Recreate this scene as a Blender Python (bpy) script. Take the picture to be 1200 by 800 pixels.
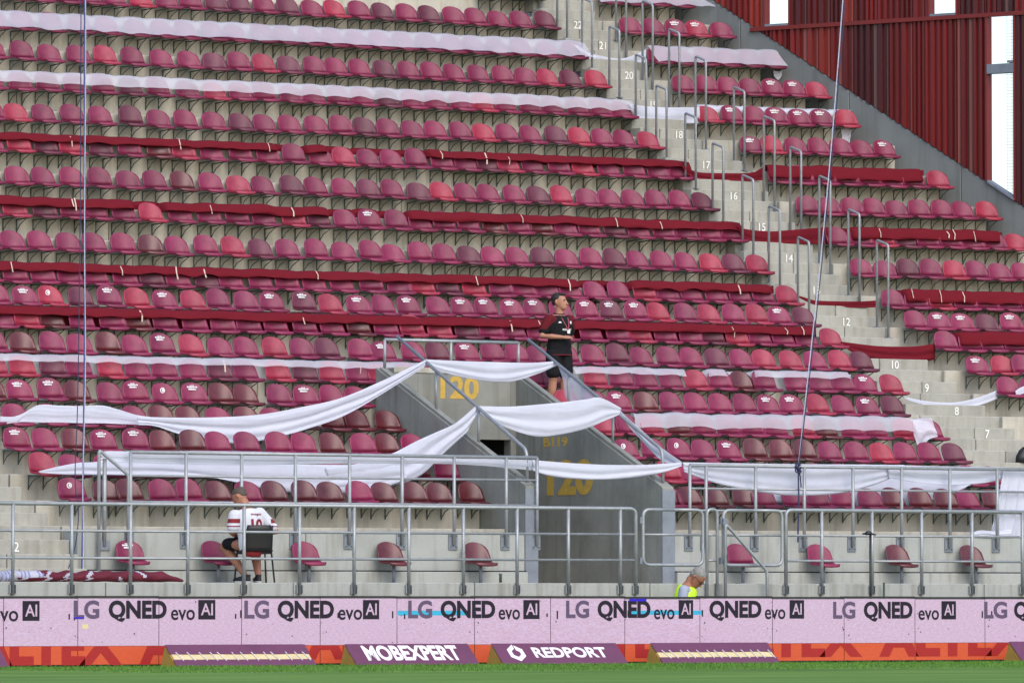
import bpy, bmesh, math, random
from mathutils import Vector, Matrix, Euler
from mathutils.bvhtree import BVHTree
random.seed(7)
R = math.radians
sc = bpy.context.scene
for o in list(bpy.data.objects):
    bpy.data.objects.remove(o)

# ------------------------------------------------------------------ camera
FOC = 7600.0                                    # focal length in pixels of a 1200 px wide frame
TH = math.atan(.8e-4 * FOC); PH = math.atan(306 / FOC)
FWD = Vector((math.sin(TH) * math.cos(PH), math.cos(TH) * math.cos(PH), math.sin(PH)))
RGT = Vector((math.cos(TH), -math.sin(TH), 0)); UPV = RGT.cross(FWD)
CAM = Vector((-101.3 * math.sin(TH), .81 * 6 - 101.3 * math.cos(TH), .86))
cd = bpy.data.cameras.new('camera'); cam = bpy.data.objects.new('camera', cd)
sc.collection.objects.link(cam); sc.camera = cam
cd.sensor_width = 36; cd.lens = 36 * FOC / 1200; cd.clip_start = .5; cd.clip_end = 3000
cam.location = CAM; cam.rotation_euler = (R(90) + PH, 0, -TH)
# ------------------------------------------------------------------ light
SUN_EL, SUN_AZ = 42, 186                        # azimuth clockwise from +Y: light comes over the pitch
w = bpy.data.worlds.new('World'); sc.world = w; w.use_nodes = True
nt = w.node_tree; nt.nodes.clear()
sky = nt.nodes.new('ShaderNodeTexSky'); sky.sky_type = 'NISHITA'; sky.sun_disc = False
sky.sun_elevation = R(SUN_EL); sky.sun_rotation = R(SUN_AZ); sky.air_density = 1.0; sky.dust_density = 2.0
bg = nt.nodes.new('ShaderNodeBackground'); bg.inputs[1].default_value = .15
wo = nt.nodes.new('ShaderNodeOutputWorld')
nt.links.new(sky.outputs[0], bg.inputs[0]); nt.links.new(bg.outputs[0], wo.inputs[0])
sl = bpy.data.lights.new('sun', 'SUN'); sl.energy = .7; sl.angle = R(45); sl.color = (1, .985, .965)
so = bpy.data.objects.new('sun', sl); sc.collection.objects.link(so)
sd = Vector((math.sin(R(SUN_AZ)) * math.cos(R(SUN_EL)), math.cos(R(SUN_AZ)) * math.cos(R(SUN_EL)), math.sin(R(SUN_EL))))
so.rotation_euler = sd.to_track_quat('Z', 'Y').to_euler()
sc.view_settings.view_transform = 'Standard'; sc.view_settings.look = 'None'
sc.view_settings.exposure = .86; sc.view_settings.gamma = 1
sc.view_settings.use_curve_mapping = False
sc.render.engine = 'CYCLES'

# ------------------------------------------------------------------ helpers
def ray(u, v): return FWD + RGT * ((u - 600) / FOC) + UPV * ((400 - v) / FOC)
def on_y(u, v, Y):
    d = ray(u, v); return CAM + d * ((Y - CAM.y) / d.y)
def on_x(u, v, X):
    d = ray(u, v); return CAM + d * ((X - CAM.x) / d.x)
def on_wall(u, v, a, b):                        # vertical plane through two plan points
    n = Vector((b[1] - a[1], -(b[0] - a[0]), 0)); d = ray(u, v)
    return CAM + d * ((Vector((a[0], a[1], 0)) - CAM).dot(n) / d.dot(n))
def proj(p):
    d = Vector(p) - CAM; k = d.dot(FWD); return 600 + FOC * d.dot(RGT) / k, 400 - FOC * d.dot(UPV) / k
def x_on_line(u, z, x0, y0, dx, dy):            # distance along a level line that shows at column u
    lo, hi = -40., 60.
    for _ in range(48):
        m = (lo + hi) / 2
        if proj((x0 + m * dx, y0 + m * dy, z))[0] < u: lo = m
        else: hi = m
    return m
col = sc.collection
def srgb(r, g, b):
    return tuple(((c / 255) / 12.92 if c / 255 <= .04045 else ((c / 255 + .055) / 1.055) ** 2.4) for c in (r, g, b))
class MB:
    def __init__(s): s.v = []; s.f = []; s.m = []
    def add(s, vs, fs, mi=0):
        b = len(s.v); s.v += [tuple(p) for p in vs]; s.f += [tuple(i + b for i in q) for q in fs]; s.m += [mi] * len(fs)
    def box(s, x0, x1, y0, y1, z0, z1, mi=0, M=None):
        vs = [Vector((x, y, z)) for z in (z0, z1) for y in (y0, y1) for x in (x0, x1)]
        if M is not None: vs = [M @ p for p in vs]
        s.add(vs, [(0, 2, 3, 1), (4, 5, 7, 6), (0, 1, 5, 4), (1, 3, 7, 5), (3, 2, 6, 7), (2, 0, 4, 6)], mi)
    def tube(s, pts, r, n=8, mi=0, rads=None):
        pts = [Vector(p) for p in pts]; vs = []; fs = []; N = len(pts)
        t0 = (pts[1] - pts[0]).normalized()
        ref = Vector((0, 0, 1)) if abs(t0.z) < .9 else Vector((1, 0, 0))
        a = t0.cross(ref).normalized()
        for i, p in enumerate(pts):
            t = (pts[min(i + 1, N - 1)] - pts[max(i - 1, 0)]).normalized()
            a = (a - t * a.dot(t)).normalized(); b = t.cross(a)
            rr = rads[i] if rads else r
            k = 1.0
            if 0 < i < N - 1:
                c = (pts[i + 1] - p).normalized().dot((p - pts[i - 1]).normalized()); k = min(1.3, 1 / math.sqrt(max(.2, (1 + c) / 2)))
            for j in range(n):
                q = 2 * math.pi * j / n; vs.append(p + (a * math.cos(q) + b * math.sin(q)) * rr * (k if n > 3 else 1))
        for i in range(N - 1):
            for j in range(n):
                fs.append((i * n + j, i * n + (j + 1) % n, (i + 1) * n + (j + 1) % n, (i + 1) * n + j))
        fs.append(tuple(range(n - 1, -1, -1))); fs.append(tuple(range((N - 1) * n, N * n)))
        s.add(vs, fs, mi)
    def prism(s, poly, y0, y1, mi=0, axis='y'):  # poly in (x,z) extruded along y, or (y,z) along x
        n = len(poly)
        if axis == 'y': vs = [(p[0], y0, p[1]) for p in poly] + [(p[0], y1, p[1]) for p in poly]
        else: vs = [(y0, p[0], p[1]) for p in poly] + [(y1, p[0], p[1]) for p in poly]
        s.add(vs, [tuple(range(n)), tuple(range(2 * n - 1, n - 1, -1))] + [(i, i + n, (i + 1) % n + n, (i + 1) % n) for i in range(n)], mi)
    def grid(s, rows, mi=0, closed=False):
        nr = len(rows); nc = len(rows[0]); vs = [p for r_ in rows for p in r_]
        s.add(vs, [(i * nc + j, i * nc + j + 1, (i + 1) * nc + j + 1, (i + 1) * nc + j) for i in range(nr - 1) for j in range(nc - 1)], mi)
    def mesh(s, name, mats=(), smooth=False, bevel=0, solid=0, auto=None):
        me = bpy.data.meshes.new(name); me.from_pydata(s.v, [], s.f)
        for m in mats: me.materials.append(m)
        for p, mi in zip(me.polygons, s.m): p.material_index = mi
        bm = bmesh.new(); bm.from_mesh(me)
        if solid: bmesh.ops.solidify(bm, geom=bm.faces[:], thickness=solid)
        bmesh.ops.recalc_face_normals(bm, faces=bm.faces)
        if bevel: bmesh.ops.bevel(bm, geom=bm.edges[:], offset=bevel, segments=1, affect='EDGES')
        for f_ in bm.faces: f_.smooth = smooth
        bm.to_mesh(me); bm.free()
        return me
    def build(s, name, mats, parent=None, smooth=False, bevel=0, solid=0):
        if not isinstance(mats, (list, tuple)): mats = [mats]
        return link(name, s.mesh(name, mats, smooth, bevel, solid), parent)
def link(name, data, parent=None, loc=None, rz=None):
    o = bpy.data.objects.new(name, data); col.objects.link(o)
    if parent: o.parent = parent
    if loc is not None: o.location = loc
    if rz is not None: o.rotation_euler = (0, 0, rz)
    return o
def tag(o, label=None, cat=None, group=None, kind=None):
    if label: o['label'] = label
    if cat: o['category'] = cat
    if group: o['group'] = group
    if kind: o['kind'] = kind
    return o
def empty(name, loc=(0, 0, 0), rz=0):
    o = link(name, None, None, loc, rz); o.empty_display_size = .1; return o
FONT_CACHE = {}
def text_poly(txt, depth=.004, bold=0):         # flat lettering as a mesh, normalised to its own box
    k = (txt, depth, bold)
    if k not in FONT_CACHE:
        cu = bpy.data.curves.new('t', 'FONT'); cu.body = txt; cu.extrude = depth; cu.offset = bold; cu.resolution_u = 4
        ob = bpy.data.objects.new('t', cu); col.objects.link(ob)
        dg = bpy.context.evaluated_depsgraph_get(); dg.update()
        me = bpy.data.meshes.new_from_object(ob.evaluated_get(dg))
        vs = [v.co.copy() for v in me.vertices]; fs = [tuple(p.vertices) for p in me.polygons]
        bpy.data.objects.remove(ob); bpy.data.curves.remove(cu); bpy.data.meshes.remove(me)
        x0 = min(v.x for v in vs); x1 = max(v.x for v in vs); y0 = min(v.y for v in vs); y1 = max(v.y for v in vs)
        FONT_CACHE[k] = ([((v.x - x0) / (x1 - x0), (v.y - y0) / (y1 - y0), v.z) for v in vs], fs, (x1 - x0) / (y1 - y0))
    return FONT_CACHE[k]
def letters(name, txt, fn, mat, parent, bold=0, depth=.003, cut=None):
    vs, fs, asp = text_poly(txt, depth, bold)
    m = MB(); m.add([fn(*p) for p in vs], fs)
    o = m.build(name, mat, parent)
    if cut is not None:
        bm = bmesh.new(); bm.from_mesh(o.data)
        bmesh.ops.bisect_plane(bm, geom=bm.verts[:] + bm.edges[:] + bm.faces[:], plane_co=(0, 0, cut), plane_no=(0, 0, 1), clear_outer=True)
        bm.to_mesh(o.data); bm.free()
    return o

# ------------------------------------------------------------------ materials
ALB = .76                                        # the colours below were read a little bright
def pmat(name, c, rough=.6, var=.18, scale=5., bump=0., metal=0., c2=None, streak=0., fine=0., spec=.5, stretch=(1, 1, 1), rnd=0., emis=0., blot=0.):
    c = [x * ALB for x in c]; c2 = [x * ALB for x in c2] if c2 else None; emis /= 1.0
    m = bpy.data.materials.new(name); m.use_nodes = True; n = m.node_tree; N = n.nodes; L = n.links
    b = N['Principled BSDF']; b.inputs['Roughness'].default_value = rough; b.inputs['Metallic'].default_value = metal
    b.inputs['Specular IOR Level'].default_value = spec
    tc = N.new('ShaderNodeTexCoord'); oi = N.new('ShaderNodeObjectInfo')
    ml = N.new('ShaderNodeMath'); ml.operation = 'MULTIPLY'; ml.inputs[1].default_value = 37.
    L.new(oi.outputs['Random'], ml.inputs[0])
    ad = N.new('ShaderNodeVectorMath'); ad.operation = 'ADD'; L.new(tc.outputs['Object'], ad.inputs[0]); L.new(ml.outputs[0], ad.inputs[1])
    mp = N.new('ShaderNodeMapping'); mp.inputs['Scale'].default_value = stretch; L.new(ad.outputs[0], mp.inputs[0])
    nz = N.new('ShaderNodeTexNoise'); nz.inputs['Scale'].default_value = scale; nz.inputs['Detail'].default_value = 5; nz.inputs['Roughness'].default_value = .62
    L.new(mp.outputs[0], nz.inputs['Vector'])
    rp = N.new('ShaderNodeValToRGB'); e = rp.color_ramp.elements
    e[0].position = .3; e[1].position = .7
    e[0].color = (*[x * (1 - var) for x in c], 1); e[1].color = (*[min(1, x * (1 + var)) for x in (c2 or c)], 1)
    L.new(nz.outputs['Fac'], rp.inputs[0]); cur = rp.outputs[0]
    def mix(fac_out, colr, amt):
        nonlocal cur
        k = N.new('ShaderNodeMath'); k.operation = 'MULTIPLY'; k.inputs[1].default_value = amt; L.new(fac_out, k.inputs[0])
        x = N.new('ShaderNodeMixRGB'); x.blend_type = 'MULTIPLY'; L.new(k.outputs[0], x.inputs[0]); L.new(cur, x.inputs[1]); x.inputs[2].default_value = (*colr, 1); cur = x.outputs[0]
    if streak:
        m2 = N.new('ShaderNodeMapping'); m2.inputs['Scale'].default_value = (5, 5, .35); L.new(ad.outputs[0], m2.inputs[0])
        n2 = N.new('ShaderNodeTexNoise'); n2.inputs['Scale'].default_value = 1.6; n2.inputs['Detail'].default_value = 6; L.new(m2.outputs[0], n2.inputs['Vector'])
        r2 = N.new('ShaderNodeMapRange'); r2.inputs[1].default_value = .5; r2.inputs[2].default_value = .72; L.new(n2.outputs['Fac'], r2.inputs[0])
        mix(r2.outputs[0], (.55, .5, .44), streak)
    if blot:
        nb = N.new('ShaderNodeTexNoise'); nb.inputs['Scale'].default_value = .9; nb.inputs['Detail'].default_value = 8; nb.inputs['Roughness'].default_value = .7; L.new(ad.outputs[0], nb.inputs['Vector'])
        rb = N.new('ShaderNodeMapRange'); rb.inputs[1].default_value = .52; rb.inputs[2].default_value = .74; L.new(nb.outputs['Fac'], rb.inputs[0])
        mix(rb.outputs[0], (.42, .40, .36), blot)
    if fine:
        n3 = N.new('ShaderNodeTexNoise'); n3.inputs['Scale'].default_value = 60; n3.inputs['Detail'].default_value = 3; L.new(ad.outputs[0], n3.inputs['Vector'])
        r3 = N.new('ShaderNodeMapRange'); r3.inputs[1].default_value = .45; r3.inputs[2].default_value = .75; L.new(n3.outputs['Fac'], r3.inputs[0])
        mix(r3.outputs[0], (.6, .58, .55), fine)
    if rnd:
        r4 = N.new('ShaderNodeMapRange'); r4.inputs[3].default_value = 1 - rnd; r4.inputs[4].default_value = 1 + rnd; L.new(oi.outputs['Random'], r4.inputs[0])
        hs = N.new('ShaderNodeHueSaturation'); L.new(r4.outputs[0], hs.inputs['Value']); L.new(cur, hs.inputs['Color']); cur = hs.outputs[0]
    L.new(cur, b.inputs['Base Color'])
    if emis:
        L.new(cur, b.inputs['Emission Color']); b.inputs['Emission Strength'].default_value = emis
    if bump:
        bp = N.new('ShaderNodeBump'); bp.inputs['Strength'].default_value = bump; bp.inputs['Distance'].default_value = .02
        n5 = N.new('ShaderNodeTexNoise'); n5.inputs['Scale'].default_value = scale * 5; n5.inputs['Detail'].default_value = 4; L.new(mp.outputs[0], n5.inputs['Vector'])
        L.new(n5.outputs['Fac'], bp.inputs['Height']); L.new(bp.outputs[0], b.inputs['Normal'])
    return m
def cloth_mat(name, c, trans=.3, alpha=1.):
    m = pmat(name, c, .85, .05, 3, .18, spec=.15); n = m.node_tree; N = n.nodes; L = n.links
    b = N['Principled BSDF']; out = N['Material Output']
    t = N.new('ShaderNodeBsdfTranslucent'); t.inputs[0].default_value = (*[x * ALB for x in c], 1)
    x = N.new('ShaderNodeMixShader'); x.inputs[0].default_value = trans; L.new(b.outputs[0], x.inputs[1]); L.new(t.outputs[0], x.inputs[2])
    cur = x
    if alpha < 1:
        tp = N.new('ShaderNodeBsdfTransparent'); y = N.new('ShaderNodeMixShader'); y.inputs[0].default_value = 1 - alpha
        L.new(x.outputs[0], y.inputs[1]); L.new(tp.outputs[0], y.inputs[2]); cur = y
    L.new(cur.outputs[0], out.inputs[0]); return m
M = {}
M['conc'] = pmat('pale_concrete', srgb(200, 195, 181), .9, .16, 1.3, .25, streak=.55, fine=.35, blot=.3)
M['stair'] = pmat('stair_concrete', srgb(180, 178, 168), .9, .14, 1.7, .25, streak=.4, fine=.3, blot=.3)
M['frontconc'] = pmat('front_wall_concrete', srgb(180, 183, 178), .88, .14, .9, .2, streak=.6, fine=.25, blot=.45)
M['vomconc'] = pmat('tunnel_concrete', srgb(156, 157, 149), .75, .2, 1.1, .2, streak=.45, fine=.25, blot=.5)
M['graywall'] = pmat('grey_painted_wall', srgb(130, 134, 134), .7, .14, .8, .1, streak=.4, fine=.1)
M['galv'] = pmat('galvanised_steel', srgb(172, 176, 180), .45, .14, 9, .05, metal=.35, fine=.15)
M['galvd'] = pmat('dull_steel_plate', srgb(140, 147, 158), .5, .16, 5, .05, metal=.25, fine=.2)
M['brk'] = pmat('dark_green_steel', srgb(84, 100, 90), .55, .25, 9, 0, metal=.1)
M['black'] = pmat('black_plastic', (.012, .012, .013), .5, .2, 8)
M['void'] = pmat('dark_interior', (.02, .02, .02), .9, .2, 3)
def seatm(n, c, c2=None, r=.52):
    c = [x * .88 for x in c]; c2 = [x * .88 for x in (c2 or c)]
    return pmat(n, srgb(*c), r, .16, 7.5, .10, c2=srgb(*(c2 or c)), fine=.16, rnd=.08)
SEATM = {
 'm': [seatm('maroon_plastic_' + str(i), c, c2) for i, (c, c2) in enumerate([((142, 26, 70), (152, 42, 86)), ((134, 24, 68), (144, 40, 82)), ((148, 28, 74), (156, 44, 88))])],
 'p': [seatm('pink_maroon_plastic_' + str(i), c, c2) for i, (c, c2) in enumerate([((148, 28, 74), (158, 44, 92)), ((140, 26, 72), (150, 42, 88)), ((154, 30, 78), (162, 46, 94))])],
 'r': [seatm('coral_red_plastic_' + str(i), c, c2) for i, (c, c2) in enumerate([((182, 38, 70), (190, 54, 84)), ((174, 38, 72), (184, 56, 88))])],
 'd': [seatm('dark_purple_plastic_' + str(i), c, c2) for i, (c, c2) in enumerate([((108, 34, 60), (118, 44, 70)), ((116, 36, 66), (124, 48, 76))])],
 'b': [seatm('brown_maroon_plastic_' + str(i), c, c2, .36) for i, (c, c2) in enumerate([((112, 36, 44), (122, 48, 58)), ((106, 36, 42), (118, 54, 64))])]}
M['sticker'] = pmat('white_print', srgb(255, 252, 255), .6, .05, 20)
M['white'] = cloth_mat('white_cloth', (.88, .90, 1.03), .25, .93)
M['sheer'] = cloth_mat('thin_white_cloth', (1.06, 1.05, 1.18), .22, .46)
M['redcloth'] = cloth_mat('dark_red_cloth', srgb(124, 28, 42), .15)
M['tape'] = pmat('pale_tape', srgb(222, 196, 180), .6, .1, 10)
M['yellow'] = pmat('yellow_paint', srgb(226, 186, 84), .7, .14, 12, 0, fine=.25)
M['paintw'] = pmat('white_paint', srgb(255, 254, 248), .7, .1, 12, 0, fine=.25)
M['grass'] = pmat('pitch_turf', srgb(100, 138, 60), .9, .2, .6, .5, c2=srgb(116, 150, 72), stretch=(.35, 1, 1), fine=.35, spec=.1)
M['blade'] = pmat('grass_blade', srgb(100, 142, 62), .8, .3, 3, spec=.1)
M['ground'] = pmat('running_track', srgb(120, 112, 106), .95, .2, 2, .2)
def led_mat(name, c, emis):
    m = pmat(name, c, .5, .10, 22, 0, spec=.2, stretch=(.6, 1, 4), emis=emis, fine=.12); return m
M['led'] = pmat('led_pink', srgb(202, 164, 184), .5, .17, 30, 0, spec=.2, stretch=(.7, 1, 3), emis=.15, c2=srgb(190, 172, 200), fine=.2)
M['ledo'] = led_mat('led_orange', srgb(206, 88, 56), .10)
M['ledr'] = led_mat('led_red', srgb(168, 44, 44), .08)
M['ledk'] = led_mat('led_black', srgb(40, 34, 48), .0)
M['ledg'] = led_mat('led_grey', srgb(100, 84, 112), .06)
M['ledc'] = led_mat('led_cyan', srgb(60, 164, 200), .2)
M['ledb'] = led_mat('led_blue', srgb(52, 36, 180), .2)
M['frame'] = pmat('board_frame', (.02, .02, .02), .6, .2, 4)
M['vinyl'] = pmat('purple_vinyl', srgb(112, 60, 92), .55, .10, 3, .1)
M['ochre'] = pmat('ochre_foam', srgb(196, 156, 76), .85, .14, 6)
M['cream'] = pmat('cream_foam', srgb(226, 208, 160), .8, .1, 6)
M['cord'] = pmat('white_cord', srgb(235, 232, 235), .7, .05, 10)
M['ropeb'] = pmat('blue_rope', srgb(84, 90, 146), .7, .2, 30)
M['ropew'] = pmat('pale_rope', srgb(200, 204, 226), .7, .2, 30)
M['ropek'] = pmat('dark_rope', srgb(52, 54, 92), .7, .2, 30)
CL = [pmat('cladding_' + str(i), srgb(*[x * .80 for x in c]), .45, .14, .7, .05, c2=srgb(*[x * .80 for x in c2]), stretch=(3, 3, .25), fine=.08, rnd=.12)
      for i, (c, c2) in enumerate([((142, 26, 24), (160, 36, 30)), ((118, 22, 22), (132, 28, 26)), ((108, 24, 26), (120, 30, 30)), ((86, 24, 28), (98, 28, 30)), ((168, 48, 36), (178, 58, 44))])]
M['clrail'] = pmat('cladding_rail', srgb(126, 32, 26), .5, .15, 2)

# ------------------------------------------------------------------ layout of the stand
ZK = {4: 2.302, 5: 2.675, 6: 3.056, 7: 3.443, 8: 3.833, 9: 4.220, 10: 4.612, 11: 5.018, 12: 5.403, 13: 5.781, 14: 6.338, 15: 6.906,
      16: 7.470, 17: 8.040, 18: 8.611, 19: 9.181, 20: 9.748, 21: 10.315, 22: 10.893, 23: 11.483, 24: 12.06, 25: 12.64}   # lip of the seat pans
DEPTH = .81
YK = {k: DEPTH * (k - 4) for k in ZK}
TREAD = {k: ZK[k] - .36 for k in ZK}
NOSE = {k: YK[k] - .28 for k in ZK}
FLOOR = 1.14
ARC = R(7.2); PIVOT = 7.75                      # the block right of the stairs is turned towards the pitch
EX, EY = math.cos(ARC), -math.sin(ARC)
def base(k): return TREAD[k - 1] if k - 1 in TREAD else FLOOR
VX0, VX1, VY0, VY1 = -3.18, -.60, -.75, 3.62     # the entrance tunnel cut into the stand

# ------------------------------------------------------------------ ground
m = MB(); m.box(-260, 260, -160, -3.2, -.4, 0)
tag(m.build('pitch', M['grass']), kind='structure')
m = MB(); m.box(-260, 260, -3.2, 60, -.4, -.004)
tag(m.build('ground', M['ground']), kind='structure')
m = MB(); m.box(-20, 14, -2.62, -.70, .2, FLOOR); wk = m.build('walkway', M['conc']); tag(wk, kind='structure')
m = MB()
x = -20
while x < 14:
    x2 = min(14, x + 2.95); k = MB(); k.box(x + .006, x2 - .006, -2.76, -2.625, .25, FLOOR + .004 + random.uniform(-.004, .004))
    k.build('kerb_unit', M['frontconc'], wk, bevel=.008); x = x2
# blades along the foot of the boards
m = MB()
for i in range(26000):
    x = random.uniform(-15, 6); y = -4.75 - random.random() ** 1.6 * 7
    h = random.uniform(.015, .045); a = random.uniform(0, 3.14); dx, dy = math.cos(a) * .006, math.sin(a) * .006
    lx, ly = random.uniform(-.02, .02), random.uniform(-.02, .02)
    m.add([(x - dx, y - dy, 0), (x + dx, y + dy, 0), (x + lx, y + ly, h)], [(0, 1, 2)])
me = bpy.data.meshes.new('turf_blades'); me.from_pydata(m.v, [], m.f); me.materials.append(M['blade'])
tag(link('turf_blades', me), 'short green turf blades along the foot of the boards', 'grass', kind='stuff')

# ------------------------------------------------------------------ concrete terraces
ter = empty('terrace'); tag(ter, kind='structure')
def unit(pts, z0, z1, mat, parent, name='terrace_unit'):
    n = len(pts); m = MB()
    m.add([(p[0], p[1], z0) for p in pts] + [(p[0], p[1], z1) for p in pts],
          [tuple(range(n - 1, -1, -1)), tuple(range(n, 2 * n))] + [(i, (i + 1) % n, (i + 1) % n + n, i + n) for i in range(n)])
    return m.build(name, mat, parent, bevel=.010)
STAIR_L = {k: (7.0 if k > 8 else 6.45) for k in ZK}
STAIR_R = {k: (8.58 if k < 19 else 8.12) for k in ZK}
for k in ZK:
    y0, y1 = NOSE[k], NOSE[k] + DEPTH + .12
    z0, z1 = base(k) - .03, TREAD[k]
    if k == 4: z0 = FLOOR - .1; 
    cuts = [(-10.55, STAIR_L[k])]
    if 4 <= k <= 8: cuts = [(-10.55, VX0 - .004), (VX1 + .004, STAIR_L[k])]
    for a, b in cuts:
        nseg = max(1, round((b - a) / 5.9)); st = (b - a) / nseg
        for i in range(nseg):
            g = .006
            unit([(a + i * st + g, y0), (a + (i + 1) * st - g, y0), (a + (i + 1) * st - g, y1), (a + i * st + g, y1)], z0, z1 + random.uniform(-.004, .004), M['conc'], ter)
    # right block, turned
    def rp(t, y): return (PIVOT + t * EX - (y - YK[k]) * EY, YK[k] + t * EY + (y - YK[k]) * EX)
    t0 = (STAIR_R[k] - PIVOT) / EX
    # the far end meets the corner wall
    tend = 3.0 + (22 - k) * .365
    for i in range(2):
        a, b = t0 + (tend - t0) * i / 2 + .004, t0 + (tend - t0) * (i + 1) / 2 - .004
        unit([rp(a, y0), rp(b, y0), rp(b, y1), rp(a, y1)], z0, z1 + random.uniform(-.004, .004), M['conc'], ter)
# front wall with base plinth
for a, b in ((-10.55, VX0 - .004), (VX1 + .004, 6.45)):
    n = max(1, round((b - a) / 3.0)); st = (b - a) / n
    for i in range(n):
        unit([(a + i * st + .004, -.75), (a + (i + 1) * st - .004, -.75), (a + (i + 1) * st - .004, -.29), (a + i * st + .004, -.29)], FLOOR - .2, 1.862, M['frontconc'], ter, 'front_wall_panel')
        unit([(a + i * st + .004, -.84), (a + (i + 1) * st - .004, -.84), (a + (i + 1) * st - .004, -.76), (a + i * st + .004, -.76)], FLOOR - .2, 1.31, M['frontconc'], ter, 'plinth_panel')
        m = MB(); m.box(a + i * st + .004, a + (i + 1) * st - .004, -.80, -.7505, 1.3115, 1.328); m.build('joint_shade', M['void'], ter)  # thin dark box paints in the shadow line of the plinth joint

# ------------------------------------------------------------------ stairs
def stair_profile(kmin, kmax, kind):
    steps = []                                   # (front y, top z, row)
    for k in range(kmin, kmax + 1):
        lo, hi = TREAD[k], TREAD[k + 1]
        n = 3 if hi - lo > .5 else 2
        for j in range(n):
            steps.append((NOSE[k] + DEPTH * j / n, lo + (hi - lo) * j / n, k, (hi - lo) / n))
    return steps
def stair_height(steps, y):
    z = FLOOR
    for s in steps:
        if s[0] <= y: z = s[1]
    return z
def build_stairs(name, xl, xr, kmin, kmax, label, extra=()):
    root = empty(name, (0, 0, 0)); tag(root, label, 'stairs')
    steps = list(extra) + stair_profile(kmin, kmax, 0)
    for i, (y, z, k, h) in enumerate(steps):
        a, b = xl(k) + .005, xr(k) - .005
        y2 = (steps[i + 1][0] + .06) if i + 1 < len(steps) else y + .4
        if random.random() < .45:
            c = a + (b - a) * random.uniform(.35, .65); segs = [(a, c - .006), (c + .006, b)]
        else: segs = [(a, b)]
        for p, q in segs:
            unit([(p, y), (q, y), (q, y2), (p, y2)], z - h - .03, z + random.uniform(-.004, .003), M['stair'], root, 'step')
    return root, steps
lowsteps = [(NOSE[4] - .81 + .27 * i, FLOOR + (TREAD[4] - FLOOR) * (i + 1) / 4, 4, .2) for i in range(3)]
main_st, MST = build_stairs('numbered_stairs', lambda k: STAIR_L[k], lambda k: STAIR_R[k], 4, 24, 'concrete numbered stairs climbing between the two seat blocks, beside steel handrails', lowsteps)
left_st, LST = build_stairs('lower_stairs', lambda k: -12.3, lambda k: -10.56, 4, 10, 'concrete stairs at the lower left corner with a white number two', lowsteps)
def number(txt, u, v, steps, root, xfix=None):
    best = None
    for (y, z, k, h) in steps:
        p = on_y(u, v, y - .006)
        e = abs(p.z - (z - h / 2))
        if best is None or e < best[0]: best = (e, y, z, h, p.x)
    e, y, z, h, xc = best
    ht = min(.135, h * .8); vs, fs, asp = text_poly(txt, .0, 0.012)
    wd = ht * asp * .95
    letters('row_number', txt, lambda a, b, c: (xc - wd / 2 + a * wd, y - .012 - c, z - h / 2 - ht / 2 + b * ht), M['paintw'], root, .012, .0)
for t, u, v in (('22', 677, 25), ('21', 706, 57), ('20', 737, 93), ('19', 766, 125), ('18', 796, 162), ('17', 828, 197), ('16', 860, 231), ('15', 893, 267), ('14', 925, 303),
                ('13', 957, 341), ('12', 992, 380), ('10', 1049, 432), ('9', 1086, 457), ('8', 1121, 484), ('7', 1157, 512), ('6', 1196, 538)):
    number(t, u, v, MST, main_st)
number('2', 19, 647, LST, left_st)

# handrail hoops along both edges of the stairs
def bent(pts, r=.09, n=4):                       # round the corners of a polyline
    pts = [Vector(p) for p in pts]; out = [pts[0]]
    for i in range(1, len(pts) - 1):
        a = (pts[i - 1] - pts[i]); b = (pts[i + 1] - pts[i]); ra = min(r, a.length * .45, b.length * .45)
        p0 = pts[i] + a.normalized() * ra; p1 = pts[i] + b.normalized() * ra
        for j in range(n + 1):
            t = j / n; out.append(p0 * (1 - t) ** 2 + pts[i] * 2 * t * (1 - t) + p1 * t * t)
    out.append(pts[-1]); return out
def hoop(X, u, v, label):
    p = on_x(u, v, X); y2 = p.y - .33
    z1 = stair_height(MST, p.y); z2 = stair_height(MST, y2)
    root = empty('handrail', (X, p.y, z1)); tag(root, label, 'handrail', 'handrails along the numbered stairs')
    m = MB(); m.tube(bent([(0, 0, -.02), (0, 0, p.z - z1), (0, -.33, p.z - .10 - z1), (0, -.33, z2 - z1 - .02)], .05), .021, 8)
    m.build('tube', M['galv'], root, smooth=True)
    for yy, zz in ((0, 0), (-.33, z2 - z1)):
        m = MB(); m.box(-.05, .05, yy - .05, yy + .05, zz + .003, zz + .014); m.build('base_plate', M['galvd'], root)
NUM = dict(zip(range(6, 26), 'six seven eight nine ten eleven twelve thirteen fourteen fifteen sixteen seventeen eighteen nineteen twenty twenty-one twenty-two twenty-three twenty-four twenty-five'.split()))
ORD = ['', 'first', 'second', 'third', 'fourth', 'fifth', 'sixth', 'seventh', 'eighth', 'ninth', 'tenth', 'eleventh', 'twelfth', 'thirteenth', 'fourteenth', 'fifteenth', 'sixteenth',
       'seventeenth', 'eighteenth', 'nineteenth', 'twentieth', 'twenty-first', 'twenty-second', 'twenty-third', 'twenty-fourth', 'twenty-fifth', 'twenty-sixth', 'twenty-seventh', 'twenty-eighth',
       'twenty-ninth', 'thirtieth', 'thirty-first', 'thirty-second', 'thirty-third', 'thirty-fourth', 'thirty-fifth', 'thirty-sixth', 'thirty-seventh', 'thirty-eighth']
H1 = [(935, 277.5), (901, 241), (870, 205), (835, 167.5), (803, 132.5), (769, 100), (745, 64), (714, 31), (682, -2), (653, -34), (621, -66)]
H2 = [(1027.5, 281), (994, 245), (960, 206), (926, 172), (895, 136), (860, 102), (815, 66), (784, 34), (753, 1), (722, -32)]
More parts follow.
